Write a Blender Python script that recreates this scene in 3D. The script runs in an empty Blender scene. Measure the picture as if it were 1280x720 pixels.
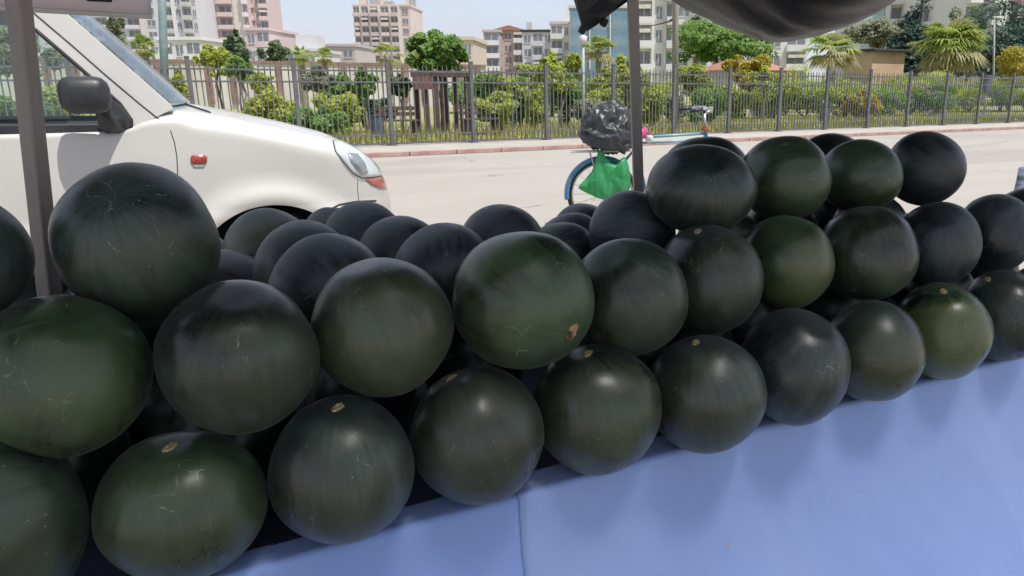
import bpy, bmesh, math, random
from mathutils import Vector, Matrix, noise
from mathutils.bvhtree import BVHTree
R = math.radians
rnd = random.Random(7)
scene = bpy.context.scene
col = scene.collection

# ------------------------------------------------------------------ camera
F, PX, PY, HOR, CAMH = 940.0, 750.0, 360.0, 112.0, 1.30       # in pixels of the 1280x720 photograph
pitch = math.atan((PY - HOR) / F)
head = R(30.506)
fwd = Vector((math.sin(head) * math.cos(pitch), math.cos(head) * math.cos(pitch), -math.sin(pitch)))
rgt = Vector((math.cos(head), -math.sin(head), 0))
upv = rgt.cross(fwd)
CP = Vector((0, 0, CAMH))
cam = bpy.data.cameras.new('camera')
camo = bpy.data.objects.new('camera', cam); col.objects.link(camo)
cam.sensor_width = 36.0; cam.lens = F / 1280 * 36
cam.shift_x = (640 - PX) / 1280.0
cam.clip_start = 0.05; cam.clip_end = 4000
m = Matrix((rgt, upv, -fwd)).transposed().to_4x4(); m.translation = CP
camo.matrix_world = m
scene.camera = camo

# ------------------------------------------------------------------ sky, sun, exposure
SUN = Vector((0.18, -0.42, 1.0)).normalized()
w = bpy.data.worlds.new('World'); scene.world = w; w.use_nodes = True
nt = w.node_tree; nt.nodes.clear()
out = nt.nodes.new('ShaderNodeOutputWorld'); bg = nt.nodes.new('ShaderNodeBackground')
sky = nt.nodes.new('ShaderNodeTexSky'); sky.sky_type = 'NISHITA'; sky.sun_disc = False
sky.sun_elevation = math.asin(SUN.z); sky.sun_rotation = math.atan2(SUN.x, SUN.y)
sky.air_density = 1.0; sky.dust_density = 1.2; sky.ozone_density = 2.0
tc = nt.nodes.new('ShaderNodeTexCoord'); mp = nt.nodes.new('ShaderNodeMapping'); mp.inputs['Scale'].default_value = (1.6, 1.6, 5.0)
ns = nt.nodes.new('ShaderNodeTexNoise'); ns.inputs['Scale'].default_value = 2.2; ns.inputs['Detail'].default_value = 7; ns.inputs['Roughness'].default_value = 0.55
rp = nt.nodes.new('ShaderNodeValToRGB'); rp.color_ramp.elements[0].position = 0.36; rp.color_ramp.elements[1].position = 0.68
rp.color_ramp.elements[0].color = (0.5, 0.5, 0.5, 1); rp.color_ramp.elements[1].color = (1.0, 1.0, 1.0, 1)
mx = nt.nodes.new('ShaderNodeMix'); mx.data_type = 'RGBA'
mx.inputs[7].default_value = (3.3, 3.42, 3.95, 1)
L = nt.links.new
L(tc.outputs['Generated'], mp.inputs[0]); L(mp.outputs[0], ns.inputs['Vector']); L(ns.outputs['Fac'], rp.inputs[0])
L(rp.outputs[0], mx.inputs[0]); L(sky.outputs[0], mx.inputs[6]); L(mx.outputs[2], bg.inputs[0]); L(bg.outputs[0], out.inputs[0])
bg.inputs[1].default_value = 0.11
sl = bpy.data.lights.new('sun', 'SUN'); sl.energy = 2.7; sl.angle = R(0.6); sl.color = (1.0, 0.965, 0.92)
so = bpy.data.objects.new('sun', sl); col.objects.link(so)
so.rotation_euler = SUN.to_track_quat('Z', 'Y').to_euler(); so.location = (5, -10, 30)
vs = scene.view_settings
scene.display_settings.display_device = 'sRGB'
vs.view_transform = 'Standard'; vs.look = 'None'; vs.gamma = 1.0; vs.use_curve_mapping = False
vs.exposure = 0.9
scene.cycles.max_bounces = 8; scene.cycles.transparent_max_bounces = 12

# ------------------------------------------------------------------ helpers
def ray(x, y):
    return (fwd * F + rgt * (x - PX) - upv * (y - PY)).normalized()
def at_z(x, y, z):
    r = ray(x, y); return CP + r * ((z - CAMH) / r.z)
def at_y(x, y, Y):
    r = ray(x, y); return CP + r * (Y / r.y)
def at_t(x, y, t):
    return CP + ray(x, y) * t
FH = Vector((math.sin(head), math.cos(head), 0))
def at_f(x, y, d):                         # point at horizontal forward depth d
    r = ray(x, y); return CP + r * (d / r.dot(FH))

def tag(o, label=None, cat=None, group=None, kind=None):
    if label: o['label'] = label
    if cat: o['category'] = cat
    if group: o['group'] = group
    if kind: o['kind'] = kind
    return o
def empty(name, loc=(0, 0, 0), rz=0):
    o = bpy.data.objects.new(name, None); col.objects.link(o)
    o.location = loc; o.rotation_euler = (0, 0, rz); o.empty_display_size = 0.1
    return o
def link(name, me, parent=None, loc=None):
    o = bpy.data.objects.new(name, me); col.objects.link(o)
    if parent is not None: o.parent = parent
    if loc is not None: o.location = loc
    return o

class MB:
    def __init__(s): s.v = []; s.f = []; s.m = []; s.off = Vector((0, 0, 0))
    def add(s, vs_, fs, mi=0):
        b = len(s.v); s.v += [Vector(q) for q in vs_]
        for f_ in fs: s.f.append([b + i for i in f_]); s.m.append(mi)
    def box(s, c, d, mi=0, rz=0, ax=None, bev=0.0):
        c = Vector(c); hx, hy, hz = d[0] / 2, d[1] / 2, d[2] / 2
        M_ = ax if ax is not None else Matrix.Rotation(rz, 3, 'Z')
        if bev > 0:
            bm = bmesh.new(); bmesh.ops.create_cube(bm, size=1)
            for q in bm.verts: q.co = Vector((q.co.x * d[0], q.co.y * d[1], q.co.z * d[2]))
            bmesh.ops.bevel(bm, geom=bm.edges[:], offset=bev, segments=3, affect='EDGES', profile=0.5)
            bm.verts.index_update()
            s.add([c + M_ @ q.co for q in bm.verts], [[q.index for q in f_.verts] for f_ in bm.faces], mi); bm.free(); return s
        P_ = [c + M_ @ Vector((x, y, z)) for x in (-hx, hx) for y in (-hy, hy) for z in (-hz, hz)]
        s.add(P_, [(0, 1, 3, 2), (4, 6, 7, 5), (0, 4, 5, 1), (2, 3, 7, 6), (0, 2, 6, 4), (1, 5, 7, 3)], mi); return s
    def tube(s, pts, rad, n=8, mi=0, cap=True):
        pts = [Vector(p) for p in pts]
        if not isinstance(rad, (list, tuple)): rad = [rad] * len(pts)
        rings = []; prev = None
        for i, p in enumerate(pts):
            d = (pts[min(i + 1, len(pts) - 1)] - pts[max(i - 1, 0)]).normalized()
            u = prev if prev is not None else (Vector((0, 0, 1)) if abs(d.z) < 0.9 else Vector((1, 0, 0)))
            u = (u - d * u.dot(d)).normalized(); prev = u; v_ = d.cross(u)
            rings.append([p + (u * math.cos(2 * math.pi * k / n) + v_ * math.sin(2 * math.pi * k / n)) * rad[i] for k in range(n)])
        V = [q for r_ in rings for q in r_]; fs = []
        for i in range(len(pts) - 1):
            for k in range(n):
                k2 = (k + 1) % n; fs.append((i * n + k, i * n + k2, (i + 1) * n + k2, (i + 1) * n + k))
        if cap: fs.append(tuple(range(n - 1, -1, -1))); fs.append(tuple((len(pts) - 1) * n + k for k in range(n)))
        s.add(V, fs, mi); return s
    def ring(s, c, ax, R_, r_, n=40, k=8, mi=0, a0=0, a1=2 * math.pi, sx=1.0):
        c = Vector(c); ax = Vector(ax).normalized()
        u = Vector((0, 0, 1)); u = (u - ax * u.dot(ax)).normalized(); v_ = ax.cross(u)
        full = abs(a1 - a0 - 2 * math.pi) < 1e-4
        pts = [c + (u * math.sin(a0 + (a1 - a0) * i / n) + v_ * math.cos(a0 + (a1 - a0) * i / n)) * R_ for i in range(n + 1)]
        if not full: return s.tube(pts, r_, k, mi)
        V = []; fs = []
        for i in range(n):
            a = a0 + (a1 - a0) * i / n; d = u * math.sin(a) + v_ * math.cos(a)
            for j in range(k):
                b = 2 * math.pi * j / k; V.append(c + d * (R_ + r_ * math.cos(b)) + ax * r_ * sx * math.sin(b))
        for i in range(n):
            for j in range(k):
                fs.append((i * k + j, i * k + (j + 1) % k, ((i + 1) % n) * k + (j + 1) % k, ((i + 1) % n) * k + j))
        s.add(V, fs, mi); return s
    def build(s, name, mats, parent=None, smooth=False, loc=None):
        me = bpy.data.meshes.new(name); base = Vector(loc) if loc is not None else Vector((0, 0, 0))
        me.from_pydata([v_ - base for v_ in s.v], [], s.f)
        if not isinstance(mats, (list, tuple)): mats = [mats]
        for q in mats: me.materials.append(q)
        me.polygons.foreach_set('material_index', s.m)
        if smooth: me.polygons.foreach_set('use_smooth', [True] * len(s.f))
        me.update()
        return link(name, me, parent, loc)

# ------------------------------------------------------------------ materials
def newmat(name):
    mt = bpy.data.materials.new(name); mt.use_nodes = True
    return mt, mt.node_tree, mt.node_tree.nodes['Principled BSDF']
def N(t, typ, **kw):
    n_ = t.nodes.new(typ)
    for k, v_ in kw.items(): setattr(n_, k, v_)
    return n_
def mixc(t, fac, a, b, mode='MIX'):
    n_ = N(t, 'ShaderNodeMix', data_type='RGBA', blend_type=mode)
    for i, q in ((0, fac), (6, a), (7, b)):
        if isinstance(q, (int, float)): n_.inputs[i].default_value = q
        elif isinstance(q, tuple): n_.inputs[i].default_value = (*q[:3], 1)
        else: t.links.new(q, n_.inputs[i])
    return n_.outputs[2]
def mth(t, op, a, b=None, clamp=False):
    n_ = N(t, 'ShaderNodeMath', operation=op, use_clamp=clamp)
    for i, q in ((0, a), (1, b)):
        if q is None: continue
        if isinstance(q, (int, float)): n_.inputs[i].default_value = q
        else: t.links.new(q, n_.inputs[i])
    return n_.outputs[0]
def maprange(t, v_, a, b, c=0.0, d=1.0):
    n_ = N(t, 'ShaderNodeMapRange', interpolation_type='SMOOTHSTEP')
    t.links.new(v_, n_.inputs[0])
    for i, q in zip((1, 2, 3, 4), (a, b, c, d)): n_.inputs[i].default_value = q
    return n_.outputs[0]
def tnoise(t, vec, scale, det=4, rough=0.55, dist=0.0):
    n_ = N(t, 'ShaderNodeTexNoise'); n_.inputs['Scale'].default_value = scale; n_.inputs['Detail'].default_value = det
    n_.inputs['Roughness'].default_value = rough; n_.inputs['Distortion'].default_value = dist
    if vec is not None: t.links.new(vec, n_.inputs['Vector'])
    return n_.outputs['Fac']
def surf(name, c1, c2, scale=4.0, rough=0.6, metal=0.0, bump=0.0, bscale=None, spec=0.5, coat=0.0, rvar=0.15, stretch=(1, 1, 1), c3=None, coord='Object', trans=0.0):
    mt, t, p = newmat(name)
    tc_ = N(t, 'ShaderNodeTexCoord'); mp_ = N(t, 'ShaderNodeMapping'); mp_.inputs['Scale'].default_value = stretch
    t.links.new(tc_.outputs[coord], mp_.inputs[0]); v_ = mp_.outputs[0]
    n1 = tnoise(t, v_, scale, 6, 0.6); f_ = maprange(t, n1, 0.3, 0.7)
    c = mixc(t, f_, c1, c2)
    if c3:
        n3 = tnoise(t, v_, scale * 0.23, 4, 0.6, 0.5); c = mixc(t, maprange(t, n3, 0.5, 0.68), c, c3)
    t.links.new(c, p.inputs['Base Color'])
    n2 = tnoise(t, v_, scale * 2.3, 4)
    t.links.new(mth(t, 'MULTIPLY_ADD', n2, rvar * 2), p.inputs['Roughness'])
    p.inputs['Roughness'].links[0].from_node.inputs[2].default_value = rough - rvar
    p.inputs['Metallic'].default_value = metal; p.inputs['Specular IOR Level'].default_value = spec; p.inputs['Coat Weight'].default_value = coat
    p.inputs['Coat Roughness'].default_value = 0.06
    if bump > 0:
        b = N(t, 'ShaderNodeBump'); b.inputs['Strength'].default_value = bump; b.inputs['Distance'].default_value = 0.02
        t.links.new(tnoise(t, v_, bscale or scale * 5, 6, 0.65), b.inputs['Height']); t.links.new(b.outputs[0], p.inputs['Normal'])
    if trans > 0:
        tr = N(t, 'ShaderNodeBsdfTranslucent'); ms = N(t, 'ShaderNodeMixShader'); ms.inputs[0].default_value = trans
        t.links.new(c, tr.inputs[0]); t.links.new(p.outputs[0], ms.inputs[1]); t.links.new(tr.outputs[0], ms.inputs[2])
        t.links.new(ms.outputs[0], t.nodes['Material Output'].inputs[0])
    return mt
def leafmat(name, c1, c2, c3, trans=0.3):
    mt, t, p = newmat(name)
    g = N(t, 'ShaderNodeNewGeometry'); tc_ = N(t, 'ShaderNodeTexCoord')
    n1 = tnoise(t, tc_.outputs['Object'], 1.6, 3)
    c = mixc(t, maprange(t, n1, 0.35, 0.65), c1, c2)
    c = mixc(t, mth(t, 'MULTIPLY', g.outputs['Random Per Island'], 0.6), c, c3)
    t.links.new(c, p.inputs['Base Color']); p.inputs['Roughness'].default_value = 0.5; p.inputs['Specular IOR Level'].default_value = 0.35
    tr = N(t, 'ShaderNodeBsdfTranslucent'); t.links.new(c, tr.inputs[0])
    ms = N(t, 'ShaderNodeMixShader'); ms.inputs[0].default_value = trans
    t.links.new(p.outputs[0], ms.inputs[1]); t.links.new(tr.outputs[0], ms.inputs[2]); t.links.new(ms.outputs[0], t.nodes['Material Output'].inputs[0])
    return mt
def glassmat(name, tint, mixf=0.75, rough=0.02):
    mt, t, p = newmat(name)
    p.inputs['Base Color'].default_value = (0.25, 0.26, 0.25, 1); p.inputs['Roughness'].default_value = 0.6
    tr = N(t, 'ShaderNodeBsdfTransparent'); tr.inputs[0].default_value = (*tint, 1)
    gl = N(t, 'ShaderNodeBsdfGlossy'); gl.inputs['Roughness'].default_value = rough; gl.inputs[0].default_value = (1, 1, 1, 1)
    lw = N(t, 'ShaderNodeLayerWeight'); lw.inputs[0].default_value = 0.5
    tc_ = N(t, 'ShaderNodeTexCoord'); dirt = tnoise(t, tc_.outputs['Object'], 3.0, 5)
    m0 = N(t, 'ShaderNodeMixShader'); t.links.new(mth(t, 'MULTIPLY', dirt, (1 - mixf) * 2, True), m0.inputs[0])
    t.links.new(tr.outputs[0], m0.inputs[1]); t.links.new(p.outputs[0], m0.inputs[2])
    ms = N(t, 'ShaderNodeMixShader'); t.links.new(mth(t, 'MULTIPLY_ADD', mth(t, 'POWER', lw.outputs['Facing'], 4.0), 0.75), ms.inputs[0]); ms.inputs[0].links[0].from_node.inputs[2].default_value = 0.035
    t.links.new(m0.outputs[0], ms.inputs[1]); t.links.new(gl.outputs[0], ms.inputs[2]); t.links.new(ms.outputs[0], t.nodes['Material Output'].inputs[0])
    return mt

MT = {}
def roadmat():
    mt, t, p = newmat('road'); tc_ = N(t, 'ShaderNodeTexCoord'); v_ = tc_.outputs['Object']
    mp_ = N(t, 'ShaderNodeMapping'); mp_.inputs['Scale'].default_value = (0.25, 1, 1); t.links.new(v_, mp_.inputs[0])
    c = mixc(t, maprange(t, tnoise(t, mp_.outputs[0], 0.9, 6, 0.6), 0.3, 0.7), (0.355, 0.332, 0.292), (0.40, 0.376, 0.333))
    c = mixc(t, maprange(t, tnoise(t, v_, 55, 3, 0.7), 0.35, 0.75), c, (0.31, 0.288, 0.25))
    c = mixc(t, maprange(t, tnoise(t, v_, 130, 2, 0.7), 0.62, 0.72), c, (0.45, 0.42, 0.37))
    c = mixc(t, maprange(t, tnoise(t, mp_.outputs[0], 0.35, 3, 0.5, 1.0), 0.56, 0.60, 0, 0.6), c, (0.30, 0.28, 0.247))
    vo = N(t, 'ShaderNodeTexVoronoi', feature='DISTANCE_TO_EDGE'); vo.inputs['Scale'].default_value = 0.33
    dn = N(t, 'ShaderNodeTexNoise'); dn.inputs['Scale'].default_value = 1.2; dn.inputs['Detail'].default_value = 6; t.links.new(v_, dn.inputs['Vector'])
    dv_ = N(t, 'ShaderNodeVectorMath', operation='ADD'); t.links.new(v_, dv_.inputs[0]); t.links.new(dn.outputs['Color'], dv_.inputs[1]); t.links.new(dv_.outputs[0], vo.inputs['Vector'])
    ck = mth(t, 'MULTIPLY', maprange(t, vo.outputs['Distance'], 0.002, 0.008, 1.0, 0.0), maprange(t, tnoise(t, v_, 0.3, 2), 0.5, 0.6))
    c = mixc(t, mth(t, 'MULTIPLY', ck, 0.4), c, (0.10, 0.09, 0.08))
    t.links.new(c, p.inputs['Base Color']); p.inputs['Roughness'].default_value = 0.88; p.inputs['Specular IOR Level'].default_value = 0.25
    b = N(t, 'ShaderNodeBump'); b.inputs['Strength'].default_value = 0.5; b.inputs['Distance'].default_value = 0.01
    t.links.new(tnoise(t, v_, 70, 5, 0.7), b.inputs['Height']); t.links.new(b.outputs[0], p.inputs['Normal']); return mt
MT['road'] = roadmat()
MT['pave'] = surf('pavement', (0.36, 0.335, 0.285), (0.43, 0.405, 0.35), 2.0, 0.85, bump=0.3, bscale=40, rvar=0.08, c3=(0.36, 0.33, 0.28))
MT['kerb'] = surf('kerb_paint', (0.34, 0.19, 0.165), (0.42, 0.29, 0.25), 5.0, 0.8, bump=0.4, c3=(0.38, 0.33, 0.29))
MT['grassground'] = surf('grass_ground', (0.22, 0.23, 0.07), (0.30, 0.30, 0.10), 1.5, 0.9, bump=0.5, bscale=30, c3=(0.27, 0.24, 0.12))
MT['fence'] = surf('fence_paint', (0.09, 0.096, 0.102), (0.135, 0.14, 0.145), 6, 0.5, c3=(0.12, 0.10, 0.08))
MT['white'] = surf('van_paint', (0.49, 0.475, 0.44), (0.54, 0.52, 0.485), 2.0, 0.38, coat=0.5, rvar=0.06, c3=(0.46, 0.445, 0.405))
MT['blackplastic'] = surf('black_plastic', (0.018, 0.019, 0.022), (0.035, 0.036, 0.04), 8, 0.42, bump=0.05, bscale=200)
MT['seal'] = surf('rubber_seal', (0.012, 0.012, 0.013), (0.02, 0.02, 0.02), 10, 0.6)
MT['interior'] = surf('interior_trim', (0.03, 0.03, 0.032), (0.05, 0.05, 0.052), 6, 0.8)
MT['glass'] = glassmat('side_glass', (0.955, 0.99, 0.97), 0.98)
MT['wsglass'] = glassmat('windscreen_glass', (0.55, 0.68, 0.72), 0.9)
MT['chrome'] = surf('reflector', (0.62, 0.64, 0.64), (0.78, 0.80, 0.80), 9, 0.4, metal=0.15, rvar=0.08)
MT['lens'] = glassmat('lamp_lens', (0.97, 0.98, 0.98), 0.90)
MT['amber'] = surf('amber_lens', (0.36, 0.10, 0.07), (0.46, 0.15, 0.10), 14, 0.2, coat=0.6, rvar=0.05)
MT['redlens'] = surf('repeater_lens', (0.30, 0.03, 0.025), (0.38, 0.055, 0.04), 20, 0.2, coat=0.6, rvar=0.05)
MT['tyre'] = surf('tyre', (0.02, 0.02, 0.021), (0.04, 0.04, 0.04), 20, 0.8, bump=0.3)
MT['steel'] = surf('steel', (0.40, 0.40, 0.40), (0.58, 0.58, 0.57), 12, 0.35, metal=0.8)
MT['pole'] = surf('pole_paint', (0.22, 0.19, 0.175), (0.32, 0.275, 0.255), 9, 0.5, stretch=(1, 1, 0.2), c3=(0.30, 0.27, 0.25))
MT['tarp'] = surf('dark_tarp', (0.008, 0.0075, 0.011), (0.017, 0.016, 0.021), 5, 0.45, bump=0.22, bscale=6, stretch=(0.4, 1.3, 1))
MT['valance'] = surf('grey_valance', (0.76, 0.69, 0.70), (0.80, 0.73, 0.74), 2.5, 0.7, bump=0.2, bscale=5, trans=0.66)
MT['hem'] = surf('pale_hem', (0.55, 0.52, 0.49), (0.66, 0.63, 0.6), 4, 0.7)
MT['wood'] = surf('table_wood', (0.22, 0.14, 0.08), (0.32, 0.21, 0.12), 3, 0.75, stretch=(0.3, 3, 3), bump=0.2)
MT['brownwood'] = surf('brown_stained_wood', (0.06, 0.035, 0.03), (0.10, 0.06, 0.05), 3, 0.7, stretch=(3, 3, 0.4))
MT['scar'] = surf('stem_scar', (0.30, 0.22, 0.10), (0.52, 0.42, 0.22), 90, 0.8, bump=0.5, bscale=200, c3=(0.16, 0.11, 0.06))
MT['cork'] = surf('corky_scar', (0.42, 0.20, 0.09), (0.70, 0.48, 0.28), 170, 0.9, bump=0.8, bscale=300, c3=(0.06, 0.04, 0.025))
MT['bark'] = surf('bark', (0.10, 0.08, 0.065), (0.19, 0.16, 0.13), 6, 0.9, bump=0.6, stretch=(2, 2, 0.6))
MT['palebark'] = surf('pale_bark', (0.22, 0.19, 0.15), (0.33, 0.29, 0.24), 5, 0.9, bump=0.6, stretch=(1, 1, 3))
MT['leaf_bright'] = leafmat('leaf_bright', (0.297, 0.385, 0.050), (0.396, 0.462, 0.066), (0.462, 0.462, 0.099), 0.45)
MT['leaf_mid'] = leafmat('leaf_mid', (0.112, 0.237, 0.050), (0.175, 0.312, 0.062), (0.250, 0.350, 0.088), 0.45)
MT['leaf_dark'] = leafmat('leaf_dark', (0.078, 0.143, 0.065), (0.130, 0.195, 0.078), (0.182, 0.234, 0.117), 0.45)
MT['leaf_grey'] = leafmat('leaf_grey', (0.198, 0.242, 0.143), (0.286, 0.319, 0.198), (0.363, 0.363, 0.242), 0.45)
MT['leaf_blue'] = leafmat('leaf_blue', (0.039, 0.083, 0.066), (0.066, 0.127, 0.094), (0.099, 0.154, 0.116), 0.45)
MT['leaf_yellow'] = leafmat('leaf_yellow', (0.396, 0.385, 0.044), (0.440, 0.396, 0.044), (0.462, 0.330, 0.066), 0.45)
MT['palm'] = leafmat('palm_leaf', (0.228, 0.324, 0.060), (0.324, 0.408, 0.084), (0.408, 0.444, 0.132), 0.45)
MT['palmdry'] = leafmat('palm_dry_leaf', (0.462, 0.429, 0.242), (0.462, 0.407, 0.220), (0.308, 0.319, 0.132), 0.45)
MT['grass'] = leafmat('grass_blades', (0.310, 0.345, 0.069), (0.414, 0.414, 0.092), (0.483, 0.425, 0.172), 0.45)
MT['gpole'] = surf('green_pole', (0.13, 0.20, 0.19), (0.19, 0.26, 0.25), 4, 0.6, c3=(0.24, 0.22, 0.18))
MT['woodpole'] = surf('weathered_pole', (0.22, 0.20, 0.16), (0.32, 0.29, 0.24), 4, 0.85, stretch=(4, 4, 0.4), bump=0.3)
MT['greypaint'] = surf('grey_paint', (0.30, 0.31, 0.32), (0.42, 0.43, 0.43), 5, 0.6)
MT['bluegrey'] = surf('blue_grey_paint', (0.07, 0.09, 0.15), (0.11, 0.13, 0.20), 6, 0.55)
MT['bikeblue'] = surf('bike_blue', (0.03, 0.14, 0.30), (0.06, 0.20, 0.37), 10, 0.35, coat=0.4, rvar=0.08, c3=(0.10, 0.20, 0.30))
MT['bikecyan'] = surf('bike_light_blue', (0.14, 0.28, 0.35), (0.20, 0.36, 0.43), 10, 0.35, coat=0.4, rvar=0.08)
MT['rust'] = surf('rusty_clamp', (0.25, 0.09, 0.03), (0.36, 0.16, 0.06), 30, 0.8)
MT['binbag'] = surf('bin_bag_film', (0.022, 0.024, 0.028), (0.035, 0.037, 0.042), 6, 0.42, rvar=0.08, spec=0.7)
MT['greenbag'] = surf('green_bag_film', (0.06, 0.45, 0.18), (0.16, 0.60, 0.27), 9, 0.35, stretch=(3, 3, 0.5), trans=0.6)
MT['pinkbag'] = surf('pink_bag_film', (0.62, 0.05, 0.20), (0.75, 0.12, 0.30), 8, 0.35, trans=0.3)
MT['whitebag'] = surf('white_bag_film', (0.70, 0.66, 0.68), (0.78, 0.75, 0.76), 8, 0.35, trans=0.3)
MT['dry'] = surf('dry_straw', (0.35, 0.28, 0.16), (0.5, 0.42, 0.26), 30, 0.8)
MT['sheetblue'] = surf('striped_sheet', (0.10, 0.14, 0.28), (0.45, 0.48, 0.52), 14, 0.5, stretch=(0.4, 0.4, 2.5), c3=(0.05, 0.05, 0.07))

def clothmat(name, c1, c2):
    mt, t, p = newmat(name)
    tc_ = N(t, 'ShaderNodeTexCoord'); v_ = tc_.outputs['Object']
    c = mixc(t, maprange(t, tnoise(t, v_, 1.8, 4, 0.5, 0.4), 0.3, 0.7), c1, c2)
    c = mixc(t, maprange(t, tnoise(t, v_, 9, 5, 0.6), 0.6, 0.8, 0, 0.2), c, (0.40, 0.46, 0.66))
    t.links.new(c, p.inputs['Base Color']); p.inputs['Roughness'].default_value = 0.8
    p.inputs['Sheen Weight'].default_value = 0.15; p.inputs['Specular IOR Level'].default_value = 0.35
    b = N(t, 'ShaderNodeBump'); b.inputs['Strength'].default_value = 0.55; b.inputs['Distance'].default_value = 0.012
    mp_ = N(t, 'ShaderNodeMapping'); mp_.inputs['Scale'].default_value = (1, 1, 0.5); t.links.new(v_, mp_.inputs[0])
    h = mth(t, 'ADD', tnoise(t, mp_.outputs[0], 6, 5, 0.6, 1.2), mth(t, 'MULTIPLY', tnoise(t, v_, 260, 2), 0.05))
    t.links.new(h, b.inputs['Height']); t.links.new(b.outputs[0], p.inputs['Normal'])
    return mt
MT['cloth_a'] = clothmat('blue_cloth_deep', (0.235, 0.34, 0.68), (0.265, 0.37, 0.71))
MT['cloth_b'] = clothmat('blue_cloth_pale', (0.28, 0.385, 0.70), (0.315, 0.42, 0.73))

def melonmat():
    mt, t, p = newmat('watermelon_rind')
    tc_ = N(t, 'ShaderNodeTexCoord'); oi = N(t, 'ShaderNodeObjectInfo')
    def attr(nm):
        a = N(t, 'ShaderNodeAttribute', attribute_type='OBJECT', attribute_name=nm); return a.outputs['Fac']
    tint, spot, dust, scr = attr('rind_green'), attr('ground_spot'), attr('rind_dust_sky'), attr('scuffs')
    sc = N(t, 'ShaderNodeVectorMath', operation='SCALE'); t.links.new(tc_.outputs['Object'], sc.inputs[0]); sc.inputs['Scale'].default_value = 7.6
    cx = N(t, 'ShaderNodeCombineXYZ'); rv = mth(t, 'MULTIPLY', oi.outputs['Random'], 40.0)
    for i in range(3): t.links.new(rv, cx.inputs[i])
    ad = N(t, 'ShaderNodeVectorMath', operation='ADD'); t.links.new(sc.outputs[0], ad.inputs[0]); t.links.new(cx.outputs[0], ad.inputs[1])
    pos = ad.outputs[0]                                     # unit-ball coordinates, shifted per fruit
    sx = N(t, 'ShaderNodeSeparateXYZ'); t.links.new(sc.outputs[0], sx.inputs[0])
    rho = mth(t, 'MAXIMUM', mth(t, 'SQRT', mth(t, 'ADD', mth(t, 'POWER', mth(t, 'ABSOLUTE', sx.outputs[1]), 2.0), mth(t, 'POWER', mth(t, 'ABSOLUTE', sx.outputs[2]), 2.0))), 0.05)
    mer = N(t, 'ShaderNodeCombineXYZ')
    t.links.new(mth(t, 'DIVIDE', sx.outputs[1], rho), mer.inputs[0]); t.links.new(mth(t, 'DIVIDE', sx.outputs[2], rho), mer.inputs[1])
    t.links.new(mth(t, 'MULTIPLY_ADD', sx.outputs[0], 0.18), mer.inputs[2]); mer.inputs[2].links[0].from_node.inputs[2].default_value = 0.0
    me2 = N(t, 'ShaderNodeVectorMath', operation='ADD'); t.links.new(mer.outputs[0], me2.inputs[0]); t.links.new(cx.outputs[0], me2.inputs[1])
    streak = tnoise(t, me2.outputs[0], 9.0, 5, 0.62)         # lengthwise streaks from the stem
    mott = tnoise(t, pos, 2.6, 7, 0.62, 0.6); big = tnoise(t, pos, 0.9, 3, 0.5, 0.3); fine = tnoise(t, pos, 22, 6, 0.75)
    base = mixc(t, maprange(t, mth(t, 'ADD', mth(t, 'MULTIPLY', streak, 0.75), mth(t, 'MULTIPLY', mott, 0.25)), 0.38, 0.62), (0.003, 0.0045, 0.005), (0.015, 0.024, 0.025))
    tone = mth(t, 'MULTIPLY', maprange(t, big, 0.35, 0.65, 0.45, 1.5), mth(t, 'MULTIPLY_ADD', oi.outputs['Random'], 0.8)); tone.node.inputs[1].links[0].from_node.inputs[2].default_value = 0.45
    tv = N(t, 'ShaderNodeVectorMath', operation='SCALE'); t.links.new(base, tv.inputs[0]); t.links.new(tone, tv.inputs['Scale']); base = tv.outputs[0]
    gfac = mth(t, 'MULTIPLY', maprange(t, mth(t, 'ADD', big, mth(t, 'MULTIPLY', streak, 0.3)), 0.42, 0.80), tint, True)
    base = mixc(t, gfac, base, (0.038, 0.070, 0.025))
    base = mixc(t, mth(t, 'MULTIPLY', gfac, maprange(t, fine, 0.55, 0.8)), base, (0.085, 0.125, 0.04))
    # where the fruit lay on the soil: paler olive side (-Z of the fruit)
    d = mth(t, 'ADD', mth(t, 'MULTIPLY', sx.outputs[2], -1.0), mth(t, 'MULTIPLY_ADD', mott, 0.7))
    sfac = mth(t, 'MULTIPLY', maprange(t, d, 1.00, 1.50), mth(t, 'MULTIPLY', spot, 0.30), True)
    base = mixc(t, sfac, base, (0.10, 0.112, 0.036))
    base = mixc(t, mth(t, 'MULTIPLY', mth(t, 'MULTIPLY', sfac, sfac), 0.5), base, (0.20, 0.20, 0.075))
    # dusty bloom; on the rear fruit part of it is painted sky light
    dfac = mth(t, 'MULTIPLY', maprange(t, mth(t, 'ADD', mth(t, 'MULTIPLY', fine, 0.30), mth(t, 'ADD', mth(t, 'MULTIPLY', big, 0.35), mth(t, 'MULTIPLY', streak, 0.35))), 0.36, 0.66, 0.15, 1.35), dust, True)
    base = mixc(t, mth(t, 'MULTIPLY', dfac, 0.38), base, (0.085, 0.110, 0.132))
    # scratches and specks
    dsv = N(t, 'ShaderNodeVectorMath', operation='ADD'); nz = N(t, 'ShaderNodeTexNoise'); nz.inputs['Scale'].default_value = 1.3; t.links.new(pos, nz.inputs['Vector'])
    t.links.new(pos, dsv.inputs[0]); t.links.new(nz.outputs['Color'], dsv.inputs[1])
    vo = N(t, 'ShaderNodeTexVoronoi', feature='DISTANCE_TO_EDGE'); vo.inputs['Scale'].default_value = 2.1; t.links.new(dsv.outputs[0], vo.inputs['Vector'])
    line = maprange(t, vo.outputs['Distance'], 0.003, 0.012, 1.0, 0.0)
    lm = maprange(t, tnoise(t, pos, 2.3, 3, 0.6), 0.55, 0.66)
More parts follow.
